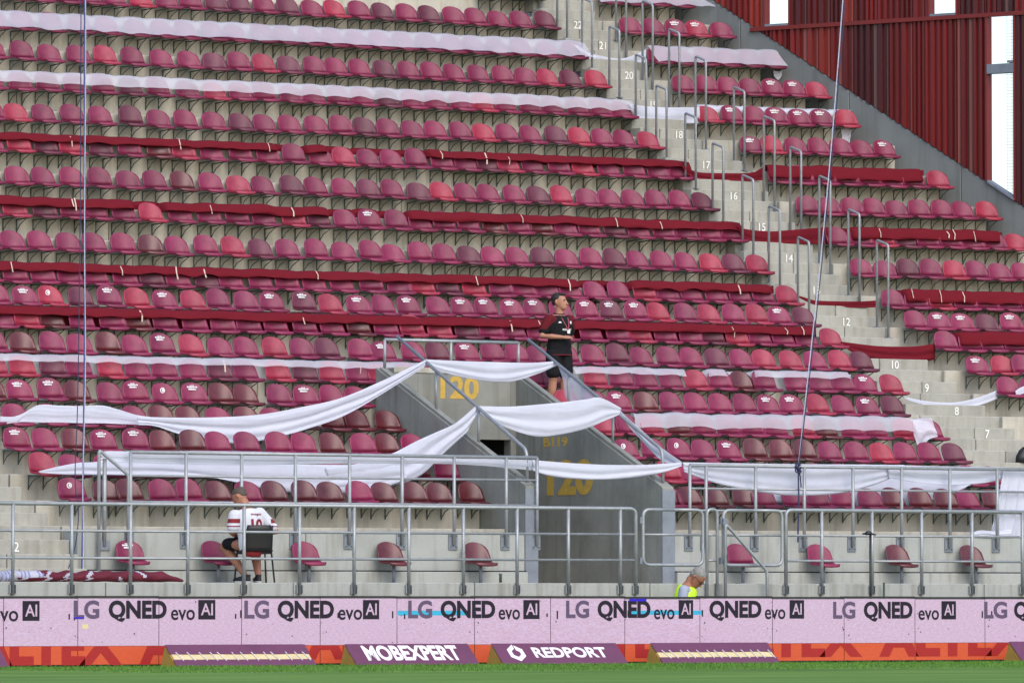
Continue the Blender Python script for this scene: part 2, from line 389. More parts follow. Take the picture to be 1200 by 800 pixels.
for i, (u, v) in enumerate(H1): hoop(7.10, u, v, 'steel tube handrail hoop, %s from the bottom on the left edge of the stairs' % ORD[i + 1])
for i, (u, v) in enumerate(H2): hoop(8.45 if i < 6 else 8.05, u, v, 'steel tube handrail hoop, %s from the bottom on the right edge of the stairs' % ORD[i + 1])

# ------------------------------------------------------------------ corner wall and red cladding
WO = Vector((.921, .39, 0)) * .42
WA, WB = on_wall(840, 4, Vector((10.18, 14.61, 0)) + WO, Vector((12.63, 8.83, 0)) + WO), on_wall(1195, 240, Vector((10.18, 14.61, 0)) + WO, Vector((12.63, 8.83, 0)) + WO)
WZ0, WZ1 = WA.z, WB.z; WA.z = WB.z = 0; WD = (WB - WA).normalized(); WN = Vector((-WD.y, WD.x, 0))   # WN points away from the camera side
if WN.dot(Vector((1, 0, 0))) < 0: WN = -WN
def wp(t, z, o=0): return Vector((WA.x + WD.x * t + WN.x * o, WA.y + WD.y * t + WN.y * o, z))
WSL = (WZ1 - WZ0) / (WB - WA).length
def wtop(t): return WZ0 + WSL * t
cw = empty('corner_wall'); tag(cw, 'sloping grey concrete wall closing the seat rows below the red cladding', 'wall')
tt = -6.4
while tt < 15:
    t2 = tt + 2.3
    m = MB(); zb = -.02
    q = [wp(tt + .005, zb), wp(t2 - .005, zb), wp(t2 - .005, wtop(t2)), wp(tt + .005, wtop(tt))]
    q2 = [p + WN * .22 for p in q]
    m.add(q + q2, [(0, 1, 2, 3), (7, 6, 5, 4), (0, 4, 5, 1), (1, 5, 6, 2), (2, 6, 7, 3), (3, 7, 4, 0)])
    m.build('wall_panel', M['graywall'], cw, bevel=.01); tt = t2
m = MB(); m.tube([wp(-6.4, wtop(-6.4) + .015, .05), wp(15, wtop(15) + .015, .05)], .03, 6); m.build('coping_pipe', M['brk'], cw)
def wt(u, v):                                    # distance along the wall of a pixel
    p = on_wall(u, v, WA, WB); return (p - WA).dot(WD), p.z
fac = empty('red_cladding'); tag(fac, 'tall red corrugated metal cladding with window openings above the corner wall', 'facade')
ZSPLIT = sum(wt(u, v)[1] for u, v in ((900, 33.7), (1045, 25), (1190, 16.2))) / 3
wins = []
for (u0, v0, u1, v1) in ((897, -60, 926, 28), (1090, -60, 1122, 17), (1157, 20, 1190, 226)):
    a, z1 = wt(u0, v0); b, z0 = wt(u1, v1); a0, zz = wt(u0, v1); wins.append((min(a, b), max(a, b), min(z0, zz), z1))
wins = [(wins[0][0], wins[0][1], ZSPLIT + .025, 15.2), (wins[1][0], wins[1][1], ZSPLIT + .025, 15.2), (wins[2][0], wins[2][1], 7.0, ZSPLIT - .03)]
def clad(t0, t1, z0f, z1f, mi):
    n = max(2, round((t1 - t0) / .055)); m = MB(); rows = []
    prof = [0, .045, .045, 0]
    ts = []; i = 0; t = t0; rw = random.choice((.035, .05, .05, .07, .085))
    while t < t1 - 1e-4:
        ts.append((t, prof[i % 4])); t += (.012 if i % 2 == 0 else rw); i += 1
    ts.append((t1, 0))
    lo = [wp(t, z0f(t), -o + .02) for t, o in ts]; hi = [wp(t, z1f(t), -o + .02) for t, o in ts]
    m.grid([lo, hi]); return m.build('cladding_panel', CL[mi], fac)
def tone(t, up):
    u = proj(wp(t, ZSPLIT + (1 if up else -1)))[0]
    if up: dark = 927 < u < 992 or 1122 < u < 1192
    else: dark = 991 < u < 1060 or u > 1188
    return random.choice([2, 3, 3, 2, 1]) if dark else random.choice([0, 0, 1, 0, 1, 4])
PW = .245
edges = [-6.4 + i * PW for i in range(int(9.4 / PW) + 27)]
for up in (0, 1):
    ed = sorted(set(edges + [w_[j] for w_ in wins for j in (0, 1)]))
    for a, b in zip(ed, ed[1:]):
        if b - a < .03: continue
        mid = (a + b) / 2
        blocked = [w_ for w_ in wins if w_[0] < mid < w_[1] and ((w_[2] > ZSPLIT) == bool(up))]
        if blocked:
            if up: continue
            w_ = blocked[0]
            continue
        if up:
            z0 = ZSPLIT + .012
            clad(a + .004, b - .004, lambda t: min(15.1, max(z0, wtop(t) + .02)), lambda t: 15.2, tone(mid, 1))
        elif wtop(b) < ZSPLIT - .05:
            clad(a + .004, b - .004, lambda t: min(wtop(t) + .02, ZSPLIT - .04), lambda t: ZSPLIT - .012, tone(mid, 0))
m = MB()
for a, b in (((ZSPLIT - WZ0) / WSL - .1, 9),):
    p = [wp(a, ZSPLIT - .035, -.06), wp(b, ZSPLIT - .035, -.06), wp(b, ZSPLIT + .035, -.06), wp(a, ZSPLIT + .035, -.06)]
    q = [x + WN * .10 for x in p]; m.add(p + q, [(0, 1, 2, 3), (7, 6, 5, 4), (0, 4, 5, 1), (1, 5, 6, 2), (2, 6, 7, 3), (3, 7, 4, 0)])
m.build('girt_rail', M['clrail'], fac)
M['mesh'] = pmat('pale_wire_mesh', srgb(196, 196, 182), .6, .1, 4)
for i, (a, b, z0, z1) in enumerate(wins):
    f_ = empty('window'); f_.parent = fac
    zb = [max(z0, wtop(a) + .02), max(z0, wtop(b) + .02)]
    def bar(t0, t1, za, zb_, zc, zd, o0=-.05, o1=.12, nm='frame', mt='galvd'):
        m = MB(); p = [wp(t0, za, o0), wp(t1, zb_, o0), wp(t1, zd, o0), wp(t0, zc, o0)]; q = [x + WN * (o1 - o0) for x in p]
        m.add(p + q, [(0, 1, 2, 3), (7, 6, 5, 4), (0, 4, 5, 1), (1, 5, 6, 2), (2, 6, 7, 3), (3, 7, 4, 0)]); m.build(nm, M[mt], f_)
    bar(a, b, zb[0], zb[1], zb[0] + .05, zb[1] + .05, nm='sill')
    bar(a - .02, a + .015, zb[0], zb[0], z1, z1, mt='clrail'); bar(b - .015, b + .02, zb[1], zb[1], z1, z1, mt='clrail')
    if i == 2:
        t_, zm = wt(1173, 86); t_, zn = wt(1173, 75)
        bar(a, b, zm, zm, zn, zn, nm='cross_bar')
        bar(b - .13, b - .02, zn + .01, zn + .01, zn + .05, zn + .05, nm='latch')
        mm = MB(); c0 = a + (b - a) * .64
        zz = zb[1] + .1
        while zz < z1 - .05:
            mm.tube([wp(c0, zz, .06), wp(b, zz, .06)], .0032, 4); zz += .055
        for t_ in (c0, (c0 + b) / 2, b - .02): mm.tube([wp(t_, max(zb[1], wtop(t_)) + .02, .06), wp(t_, z1, .06)], .0036, 4)
        mm.build('wire_mesh', M['mesh'], f_)

# ------------------------------------------------------------------ entrance tunnel
vom = empty('tunnel_entrance', (-1.8, 0, FLOOR)); tag(vom, 'grey concrete stairway tunnel entrance with sloping side walls and yellow painted numbers', 'entrance'); vom.location = (0, 0, 0)
def vtop(y): return 2.58 + (y - VY0) * (4.43 - 2.58) / (VY1 - VY0)
def side_wall(x0, x1, nm):
    m = MB(); poly = [(VY0, FLOOR - .1), (VY1, FLOOR - .1), (VY1, vtop(VY1)), (VY0 + .02, vtop(VY0)), (VY0, vtop(VY0) - .02)]
    m.prism(poly, x0, x1, axis='x'); m.build(nm, M['vomconc'], vom, bevel=.008)
    m = MB(); m.box(x0 - .012, x1 + .012, VY0 - .018, VY0 - .003, FLOOR + .002, vtop(VY0) - .05); m.build('steel_edge_plate', M['galvd'], vom, bevel=.004)
    m = MB(); m.prism([(VY0 + .3, vtop(VY0 + .3) + .003), (VY1 - .1, vtop(VY1 - .1) + .003), (VY1 - .1, vtop(VY1 - .1) + .045), (VY0 + .3, vtop(VY0 + .3) + .045)], x0 + .02, x0 + .07, axis='x'); m.build('coping_strip', M['vomconc'], vom)
side_wall(VX0, VX0 + .2, 'side_wall'); side_wall(VX1 - .2, VX1, 'side_wall')
DX0, DX1, DZ = -2.55, -.90, 3.36
for (a, b, z0, z1) in ((VX0 + .2, DX0, FLOOR - .1, 4.43), (DX1, VX1 - .2, FLOOR - .1, 4.43), (DX0, DX1, DZ, 4.43)):
    m = MB(); m.box(a + .002, b - .002, VY1 - .2, VY1 - .004, z0, z1); m.build('back_wall', M['vomconc'], vom)
m = MB(); m.box(DX0 - .3, DX0 - .1, VY1, VY1 + 3, .9, 3.6); m.box(DX1 + .1, DX1 + .3, VY1, VY1 + 3, .9, 3.6); m.box(DX0 - .3, DX1 + .3, VY1 + 3, VY1 + 3.2, .9, 3.6)
m.box(DX0 - .1, DX1 + .1, VY1, VY1 + 3, 3.5, 3.6); m.build('passage', M['void'], vom)
m = MB(); m.box(VX0 + .2, VX1 - .2, VY0 + .1, VY1 + 3, FLOOR - .3, FLOOR - .006); m.build('floor', M['conc'], vom)
m = MB(); m.box(VX0 + .2, VX1 - .2, VY1 - .215, VY1 - .2, 4.36, 4.44); m.build('nosing', M['conc'], vom)
def back_text(txt, u0, v0, u1, v1, mat, bold=.03):
    p = on_y(u0, v1, VY1 - .204); q = on_y(u1, v0, VY1 - .204)
    letters('painted_number', txt, lambda a, b, c: (p.x + a * (q.x - p.x), VY1 - .204 - c, p.z + b * (q.z - p.z)), mat, vom, bold, .001)
def side_text(txt, u0, v0, u1, v1, mat, bold=.03):
    X = VX1 - .204; p = on_x(u0, v1, X); q = on_x(u1, v0, X)
    letters('painted_number', txt, lambda a, b, c: (X - c, p.y + a * (q.y - p.y), p.z + b * (q.z - p.z)), mat, vom, bold, .001)
back_text('120', 516, 441, 561, 467, M['yellow'], .035)
side_text('B119', 637, 511, 665, 524, M['yellow'], .03)
side_text('120', 641, 537, 695, 581, M['yellow'], .05)
# railing of the tunnel
vr = empty('tunnel_railing', (0, 0, 0)); tag(vr, 'galvanised tube railing round the top and sides of the tunnel entrance', 'railing')
XL_, XR_ = VX0 + .1, VX1 - .1
def vtube(pts, r, nm, rd=.08): m = MB(); m.tube(bent(pts, rd), r, 8); m.build(nm, M['galv'], vr, smooth=True)
RY = VY1 - .1
zt = on_y(540, 400, RY).z
vtube([(XL_, RY, zt), (XR_, RY, zt)], .026, 'top_rail')
for X in (XL_, (XL_ + XR_) / 2 - .02, XR_): vtube([(X, RY, vtop(VY1) - .01 if X in (XL_, XR_) else 4.42), (X, RY, zt)], .024, 'post')
for X, us in ((XL_, ((465, 394), (617, 527))), (XR_, ((619, 398), (776, 527)))):
    a = on_x(*us[0], X); b = on_x(*us[1], X)
    vtube([a, b, (X, b.y - .02, vtop(max(VY0 + .05, b.y)) - .0)], .026, 'sloping_rail', .10)
    for f_ in (.31, .64):
        p = a.lerp(b, f_); vtube([(X, p.y, vtop(p.y) - .01), p], .022, 'post')

# ------------------------------------------------------------------ seats
def back_pt(s, t):
    z = .045 + t * .285 + .018 * abs(s) ** 6 * max(0, 1 - t / .4) ** 1.5
    if t < .40: w_ = .214 - .006 * t / .4
    else: w_ = .208 * max(0., 1 - ((t - .40) / .60) ** 2.6) ** .5
    xx = s * w_
    return Vector((xx, .395 + .085 * t + .012 * (1 - t) ** 2 - (.100 - .055 * t) * (xx / .21) ** 2, z))
def pan_pt(s, t):
    w_ = .214 * (1 - .20 * (1 - t) ** 3)
    lip = max(0, 1 - t / .12)
    z = .036 - .016 * math.sin(math.pi * t) + .010 * t ** 2 - .062 * lip ** 1.3 + .018 * abs(s) ** 6 * t ** 2.2 + .012 * lip * s * s
    y = .402 * t - .100 * s * s * t ** 5 + .030 * lip ** 2 + .045 * s * s * (1 - t) ** 2
    return Vector((s * w_, y, z))
SS = [-1, -.82, -.5, 0, .5, .82, 1]
mb = MB(); mb.grid([[back_pt(s, t) for s in SS] for t in (0, .2, .4, .6, .78, .9, .965, .998)])
ME_BACK = mb.mesh('backrest', [SEATM['m'][0]], True, solid=.012)
mb = MB(); mb.grid([[pan_pt(s, t) for s in SS] for t in (0, .04, .08, .12, .35, .6, .82, 1)])
ME_PAN = mb.mesh('pan', [SEATM['m'][0]], True, solid=.014)
mb = MB()
mb.box(-.005, .005, .06, .525, -.026, -.008); mb.box(-.008, .008, .515, .53, -.22, -.008)
mb.tube([(0, .16, -.015), (0, .40, -.10), (0, .51, -.19)], .008, 5); ME_BRK = mb.mesh('bracket', [M['brk']])
mb = MB(); random.seed(3)
for (z0, h, hw) in ((.276, .012, .035), (.248, .024, .085), (.215, .024, .062)):
    x = -hw
    while x < hw:
        w_ = random.uniform(.008, .016); tq = lambda z: (z - .045) / .285
        ys = [back_pt(0, tq(z)).y - .09 * (x / .21) ** 2 - .016 for z in (z0, z0 + h)]
        mb.add([(x, ys[0], z0), (min(hw, x + w_), ys[0], z0), (min(hw, x + w_), ys[1], z0 + h * random.choice((1, 1, .8))), (x, ys[1], z0 + h)], [(0, 1, 2, 3)])
        x += w_ + .004
ME_STK = mb.mesh('sticker', [M['sticker']])
mb = MB()
for a0 in range(20):
    a = a0 * math.pi / 10; b = a + .30; rr = .042
    mb.add([(math.cos(q) * k_, back_pt(0, .6).y - .017 + .05 * math.sin(q) * k_, .215 + math.sin(q) * k_) for q in (a, b) for k_ in (rr * .62, rr)], [(0, 1, 3, 2)])
mb.add([(-.018, .418, .20), (.018, .418, .20), (.014, .422, .232), (-.012, .422, .235)], [(0, 1, 2, 3)])
ME_BDG = mb.mesh('badge', [M['sticker']])
random.seed(11)
# (tile offset, centres in quarter pixels and colour letters): m maroon, r coral red, d dark purple, b brown; s printed sticker, o round badge, f stands in front of its cloth
ROWS = {
 23: [(600, '-95m 10m 95m')],
 22: [(0, '-60m 65m 190m 315m 430m 545m 665r 790m 900m 1015d 1130d'), (300, '45m 155d 270m 380r 490m 600d 710m 820d 928m 1035m 1143m'), (600, '45m 160d')],
 21: [(0, '-20m 110m 245m 378m 508m 640m 768m 880m 1000m 1112m'), (300, '30m 140m 252m 365m 475m 587m 698m 808m 918m 1028m 1138m'), (600, '45m 170m 285m')],
 20: [(0, '-30m 103m 235m 370m 497r 630m 762m 893m 1003d 1120m'), (300, '45r 155d 275m 383m 497m 607d 720m 830m 942m 1052m 1160m'), (600, '65m 180r 285d 395r')],
 19: [(0, '-30m 100m 225m 355m 490m 620d 750m 885m 1015r 1130m'), (300, '45m 165m 275m 390m 505m 620d 735m 850m 960m 1070r 1180m'), (600, '90m 200m 310m 420m 525m')],
 18: [(0, '-45m 82r 215m 345m 480m 615d 745m 875m 1005m 1135d'), (300, '50m 165m 283m 397m 510d 623m 738m 850m 965m 1075r 1185m'), (600, '100m 210d 320r 428m 538m 648r')],
 17: [(0, '-35m 95r 220d 340r 475d 610m 745b 865r 1000m 1130m'), (300, '60m 180mf 305m 415rf 535mf 645mf 757mf 875m 990m 1095d 1190r'), (600, '105m 225m 340r 460m 575m 690m 792m')],
 16: [(0, '-45m 85m 215m 340m 470m 605m 735m 860b 990m 1120r'), (300, '45m 170d 293m 415m 530d 645m 762d 873r 990m 1100m'), (600, '20m 130d 240r 350m 462m 572m 683m 793m 905d')],
 15: [(0, '-55m 75r 215d 340m 465m 590m 715rf 850m 985m 1115m'), (300, '45m 180r 305d 425mf 540mfs 662mf 780m 890m 1005m 1120b'), (600, '35m 145b 255m 370m 485d 600m 715m 825m 930m 1035m')],
 14: [(0, '-65m 65m 195m 325m 455m 580m 705b 840m 970m 1100r'), (300, '30d 157m 290m 415m 545m 655m 770m 890m 1005d 1115m'), (600, '30m 145d 260m 375m 488d 600m 710m 820m 935r 1045d 1155r')],
 13: [(0, '-55m 75m 205m 330m 460m 590m 715d 840m 975d 1090m'), (300, '30m 150m 280m 410m 540m 670m 785r 905d 1025r 1145m'), (600, '60m 170m 285m 395mf 510mf 625r 735m 850m 960m 1075m 1185m'), (900, '95rf')],
 12: [(0, '-10m 120ms 250ro 385d 515ms 645r 780ms 910r 1035m 1155m'), (300, '80ms 230ds 360r 485ms 605m 725ms 860m 975ms 1090ms 1205ms'), (600, '115ms 235ms 355ms 470ds 585ms 700r 815m 930r 1040m 1155r'), (900, '60ms 175d')],
 11: [(0, '10m 130r 260b 390m 525m 650b 780m 915m 1045m 1170m'), (300, '100m 235m 365m 490b 610m 735r 860r 990d 1105m'), (600, '20m 130m 245m 380m 500m 605r 725m 840m 945d 1060r 1170m'), (900, '80m 190m 305rf')],
 10: [(0, '-20m 110b 245m 380m 510b 635m 770ms 905r 1040m 1160m'), (300, '95r 220m 340d 490m 610ms 745m 860d 990ms 1115m'), (600, '30m 140m 265m 385m 505d 620m 735m 850m 965d 1080m 1185r'), (900, '20m 110r 228m 340r 445d')],
 9: [(0, '-20r 110r 250d 380m 525r 655m 775m 910m 1040d 1165m'), (300, '110r 235d 360r 485m 590r 710m 830m 950m 1070m 1190m'), (600, '115m 205d 290m 395r 515m 635m 755m 870rf 980m 1090bf 1190m'), (900, '20m 135m 250m 360m 467mfs 585rf')],
 8: [(0, '-40b 100ms 240ms 370b 520m 645ms 780mo 910ms 1045b 1165b'), (300, '110m 235ms 360m 480m'), (600, '255r 400m 510ms 625b 755m 870m 980m 1100m'), (900, '15ms 115ms 245r 360m 475ms 590d')],
 7: [(0, '-50m 80m 240m 380m 510m 640m 765b 895b 1030m 1155b'), (300, '85m 230b 370b 490b 620b'), (600, '445r 550m 670r 790b 900m 1020m 1130m'), (900, '45m 175r 275b 400m 515m 640r 775m')],
 6: [(0, '80ms 220m 355b 495ms 635ms 770b 905b 1035m 1165m'), (300, '105m 230m 365b 505m 625b 745m'), (600, '550mo 670m 790mo 905m 1030ms 1145b'), (900, '65b 180b 295m 415m 540r 650m 765m 880d')],
 5: [(0, '205r 350m 505ms 640m 770m 905b 1040m 1170m'), (300, '95m 230b 360m 500m 630m 760b 900m'), (600, '740r 850m 965m 1085m 1200m'), (900, '115m 235m 355m 475m 595m 715m 835m 955m 1070m')],
 4: [(0, '340mo 500b 620b 765m 900m 1035b 1165m'), (300, '-5m 95b 235b 355b 490m 610b 745b 865b 1015b'), (600, '750m 845b 965b 1090b 1190m'), (900, '125m 245m 360m 480m 600b 720b 840b 955m 1070b')],
}
RROWS = {
 23: '712m 740m 768m 796m', 22: '737.5m 765m 790ms 816rs 844m', 21: '770m 797m 824m 850m 877m 903m', 20: '800m 827m 851m 877.5m 904ms 929ms 956r', 19: '831rf 857.5msf 882.5mf 909msf 936msf 961msf 989rf',
 18: '879ms 905r 932m 959m 985m 1010m 1036ms', 17: '912m 938m 965m 991m 1018m 1044m 1071m 1098.7rf', 16: '943.7m 970m 996.7m 1023.7m 1050m 1076.7m 1103m 1129m 1155.5r',
 15: '982mf 1007m 1034r 1062d 1087m 1114m 1140m 1165m 1190rf', 14: '1010m 1036m 1064d 1090m 1117.5r 1144m 1171m 1197.5m 1224m', 13: '1045mf 1072m 1102r 1130m 1157m 1182m 1209m',
 12: '1072.5m 1100ms 1127.5ms 1155d 1184ms 1212m', 11: '1107mf 1136m 1163m 1190m 1217m', 10: '1145ms 1174r 1199m', 9: '1181m 1209m'}
import re
def parse(s): return [(float(a), b, fl) for a, b, fl in re.findall(r'(-?[\d.]+)([mrdb])([sof]*)', s)]
COVER = {21: .3, 19: .55, 17: .7, 15: .6, 13: .5, 11: .65, 9: .65, 7: .35, 5: .15}
CNAME = {'m': 'maroon', 'p': 'pinkish maroon', 'r': 'bright coral red', 'd': 'dark purple', 'b': 'brownish maroon'}
SEATX = {}; seats = []
TN = {4: 'lowest tier row', 5: 'second lowest tier row'}
def rowname(k): return TN[k] if k in TN else 'row beside number %s' % NUM[k]
for k, parts in ROWS.items():
    lst = []
    for off, s in parts:
        for x, c, fl in parse(s): lst.append((x_on_line(off + x / 4, ZK[k] + .1, 0, YK[k] + .3, 1, 0), c, fl))
    lst.sort(); lst = [q for i, q in enumerate(lst) if i == 0 or q[0] - lst[i - 1][0] > .34]; SEATX[k] = lst; n = len(lst)
    for i, (x, c, fl) in enumerate(lst):
        if k <= 8:
            L_ = [q for q in lst if q[0] < VX0]
            if x < VX0: where = '%s left of the concrete tunnel' % ORD[len(L_) - i]
            else: where = '%s right of the concrete tunnel' % ORD[i - len(L_) + 1]
        else: where = '%s left of the numbered stairs' % ORD[n - i]
        seats.append(dict(k=k, p=Vector((x, YK[k], ZK[k])), rz=0, c=c, fl=fl, where=where))
RSEAT = {}
for k, s in RROWS.items():
    RSEAT[k] = []
    for i, (u, c, fl) in enumerate(parse(s)):
        t = x_on_line(u, ZK[k] + .1, PIVOT - .3 * EY * -1 * 0, YK[k] + .3, EX, EY)
        p = Vector((PIVOT + t * EX, YK[k] + t * EY, ZK[k] - .02)); RSEAT[k].append((t, c, fl))
        seats.append(dict(k=k, p=p, rz=-ARC, c=c, fl=fl, where='%s right of the numbered stairs' % ORD[i + 1]))
for s in seats:
    vis = 1. if ('f' in s['fl']) else COVER.get(s['k'], 1.)
    u, v = proj(s['p'])
    if u < -6 or u > 1206: vis *= .05
    if s['k'] == 7 and u < 640: vis = .3
    if s['k'] == 9 and 455 < u < 640: vis = .12
    s['score'] = vis / (s['p'] - CAM).length ** 2
    c = s['c']
    if c == 'm' and s['k'] < 15: c = 'p'
    s['cls'] = c; s['mat'] = random.choice(SEATM[c]); s['jit'] = R(random.gauss(0, 2.2)); s['tilt'] = R(random.gauss(0, 1.5)); s['p'].z += random.gauss(0, .004); s['roll'] = R(random.gauss(0, .8))
FRONT = []                                       # the single seats on posts along the walkway
SEAT_IDS = sorted(range(len(seats)), key=lambda i: -seats[i]['score'])
SINGLES = [(150, 's', 'p'), (252, '', 'p'), (357, '', 'p'), (457, '', 'b'), (558, '', 'b'), (865, '', 'p'), (959, '', 'p'), (1052, '', 'b'), (1139, '', 'b')]
TOP = set(SEAT_IDS[:300 - len(SINGLES)])
def set_mat(o, m_):
    o.material_slots[0].link = 'OBJECT'; o.material_slots[0].material = m_
rest = MB(); restm = []; ridx = {}
def slot(m_):
    if m_.name not in ridx: ridx[m_.name] = len(restm); restm.append(m_)
    return ridx[m_.name]
def dump(me, Mx, mi):
    rest.add([Mx @ v.co for v in me.vertices], [tuple(p.vertices) for p in me.polygons], mi)
for i, s in enumerate(seats):
    rot = Euler((s['tilt'], s['roll'], s['rz'] + s['jit']))
    if i in TOP:
        o = empty('stadium_seat', s['p']); o.rotation_euler = rot
        tag(o, '%s seat, %s, %s' % (CNAME[s['cls']], s['where'], rowname(s['k'])), 'seat', 'seats of the stand')
        b = link('backrest', ME_BACK, o); set_mat(b, s['mat']); p = link('pan', ME_PAN, o); set_mat(p, s['mat'])
        if 's' in s['fl']: link('sticker', ME_STK, b)
        if 'o' in s['fl']: link('badge', ME_BDG, b)
        for dx in (-.12, .12): link('bracket', ME_BRK, o, (dx, 0, 0))
    else:
        Mx = Matrix.Translation(s['p']) @ rot.to_matrix().to_4x4()
        dump(ME_BACK, Mx, slot(s['mat'])); dump(ME_PAN, Mx, slot(s['mat']))
        if 's' in s['fl']: dump(ME_STK, Mx, slot(M['sticker']))
        for dx in (-.12, .12): dump(ME_BRK, Mx @ Matrix.Translation((dx, 0, 0)), slot(M['brk']))
me = bpy.data.meshes.new('upper_seats'); me.from_pydata(rest.v, [], rest.f)
for m_ in restm: me.materials.append(m_)
me.polygons.foreach_set('material_index', rest.m); me.polygons.foreach_set('use_smooth', [True] * len(rest.f))
tag(link('upper_seats', me), 'rows of maroon and red plastic seats in the upper and covered parts of the stand', 'seats', kind='stuff')
for i, (u, fl, c) in enumerate(SINGLES):
    p = Vector((x_on_line(u + 1, FLOOR + .4, 0, -1.28 + .36, 1, 0), 0, 0)); p.z = FLOOR + .272; p.y = -1.28
    o = empty('post_seat', p); o.rotation_euler = (0, 0, R(random.uniform(-3, 3))); m_ = random.choice(SEATM[c])
    side = '%s from the picture\'s left along the walkway wall' % ORD[i + 1] if i < 5 else '%s right of the tunnel on the walkway' % ORD[i - 4]
    tag(o, '%s post seat, %s' % (CNAME[c], side), 'seat', 'single post seats along the walkway')
    b = link('backrest', ME_BACK, o); set_mat(b, m_); q = link('pan', ME_PAN, o); set_mat(q, m_)
    if fl: link('sticker', ME_STK, b)
    k = MB(); k.tube([(0, .26, -.268), (0, .26, .02)], .026, 8); k.build('post', M['galvd'], o, smooth=True)
    k = MB(); k.box(-.08, .08, .18, .34, -.270, -.258); k.build('base_plate', M['galvd'], o)

# ------------------------------------------------------------------ cloths
def smooth_noise(seed):
    rr = random.Random(seed); ph = [(rr.uniform(.6, 7), rr.uniform(0, 6.28), rr.uniform(.3, 1)) for _ in range(7)]
    tot = sum(a for _, _, a in ph)
    return lambda x: sum(a * math.sin(f_ * x + p) for f_, p, a in ph) / tot
PROF = {'full': [(.58, .12), (.535, .30), (.49, .352), (.41, .325), (.31, .25), (.18, .15), (.04, .068), (-.02, .038)],
        'half': [(.57, .10), (.53, .30), (.49, .352), (.42, .338), (.365, .28), (.345, .22), (.325, .165)],
        'strip': [(.555, .02), (.55, .15), (.535, .28), (.49, .345), (.43, .335), (.375, .28), (.350, .225), (.332, .19)]}
def row_cloth(k, x0, x1, prof, mat, label, zb=None, zt=0., right=False, front=None, wave=.017, group=None, ties=0, seed=0, cat='cloth'):
    nz = smooth_noise(k * 7 + seed); n2 = smooth_noise(k * 13 + 5 + seed)
    cs = [c for c, _, fl in (RSEAT[k] if right else SEATX[k])]
    fr = [c for c, _, fl in (RSEAT[k] if right else SEATX[k]) if 'f' in fl]
    if front is not None: fr = front
    P = PROF[prof]; zlow = P[-1][1]
    N = max(8, int((x1 - x0) / .035)); rows = []
    for i in range(N + 1):
        x = x0 + (x1 - x0) * i / N
        d = min([abs(x - c) for c in cs] + [.24]); sag = min(1, d / .24) ** 2 * (.020 if prof != 'strip' else .012)
        beh = max([0] + [max(0, min(1, (0.30 - abs(x - c)) / .09)) for c in fr])
        row = []
        for j, (y, z) in enumerate(P):
            f_ = j / (len(P) - 1)
            zz = z
            if zb is not None and z < .30 and y < .46: zz = .30 - (.30 - z) * (.30 - zb) / (.30 - zlow)
            zz += zt - sag * (1 if y < .54 else .3) + nz(x) * wave * (1 if z > .2 else .6) + (n2(x * 2.3) * wave * 1.5 if j == len(P) - 1 else 0)
            yy = y - .012 + n2(x * 3 + j * .4) * .008 + (.010 * math.sin(x * 5.1 + 3 * nz(x * .7) + j * 1.7) if 3 < j else 0) + (.012 * min(1, d / .24) if j > 3 else 0)
            if beh > 0: yy = yy * (1 - beh) + max(yy, .535 + .02 * f_) * beh; zz -= beh * .03
            if right: row.append((PIVOT + x * EX - yy * EY, YK[k] + x * EY + yy * EX, ZK[k] - .02 + zz))
            else: row.append((x, YK[k] + yy, ZK[k] + zz))
        rows.append(row)
    m = MB(); m.grid(rows); o = m.build('row_cloth', mat, None, smooth=True, solid=0 if mat is M['sheer'] else .003)
    tag(o, label, cat, group)
    for j in range(ties):
        c = random.choice(cs); 
        if not (x0 + .2 < c < x1 - .2) or any(abs(c - q) < .3 for q in fr): continue
        c += random.uniform(-.08, .08); h0, h1 = random.uniform(.12, .2), random.uniform(.30, .345)
        t = MB(); a = random.choice((.006, .008, .011)); sk = random.uniform(-.02, .02)
        pts = [(c - a, .31, h0), (c + a, .31, h0), (c + a + sk, .325, (h0 + h1) / 2), (c - a + sk, .325, (h0 + h1) / 2), (c + a, .385, h1), (c - a, .385, h1)]
        if right: pts = [(PIVOT + x * EX - y * EY, YK[k] + x * EY + y * EX, ZK[k] - .02 + z) for x, y, z in pts]
        else: pts = [(x, YK[k] + y, ZK[k] + z) for x, y, z in pts]
        t.add(pts, [(0, 1, 2, 3), (3, 2, 4, 5)]); t.build('tie', M['tape'], o, solid=.002)
    return o
def rx(k, u): return x_on_line(u, ZK[k] + .2, 0, YK[k] + .4, 1, 0)
def rt(k, u): return x_on_line(u, ZK[k] + .2, PIVOT, YK[k] + .4, EX, EY)
G = 'cloth strips laid over the seat rows'
row_cloth(21, -6.2, rx(21, 684), 'full', M['sheer'], 'wide white cloth covering the whole row beside number twenty-one, left of the stairs', group=G)
row_cloth(19, -6.2, rx(19, 741), 'half', M['sheer'], 'white cloth over the seat backs beside number nineteen, left of the stairs', zb=.155, group=G)
row_cloth(17, -6.8, rx(17, 808), 'strip', M['redcloth'], 'dark red cloth strip along seat backs beside number seventeen, left of the stairs', zb=.215, group=G, ties=7)
row_cloth(15, -8, rx(15, 868), 'strip', M['redcloth'], 'dark red cloth strip along seat backs beside number fifteen, left of the stairs', zb=.195, wave=.024, group=G, ties=8)
row_cloth(13, -9, rx(13, 912), 'strip', M['redcloth'], 'dark red cloth strip along seat backs beside number thirteen, left of the stairs', zb=.205, wave=.022, group=G, ties=8)
row_cloth(11, -9.8, rx(11, 962), 'strip', M['redcloth'], 'dark red cloth strip running just above the standing man\'s waist', zb=.205, wave=.014, group=G, ties=9)
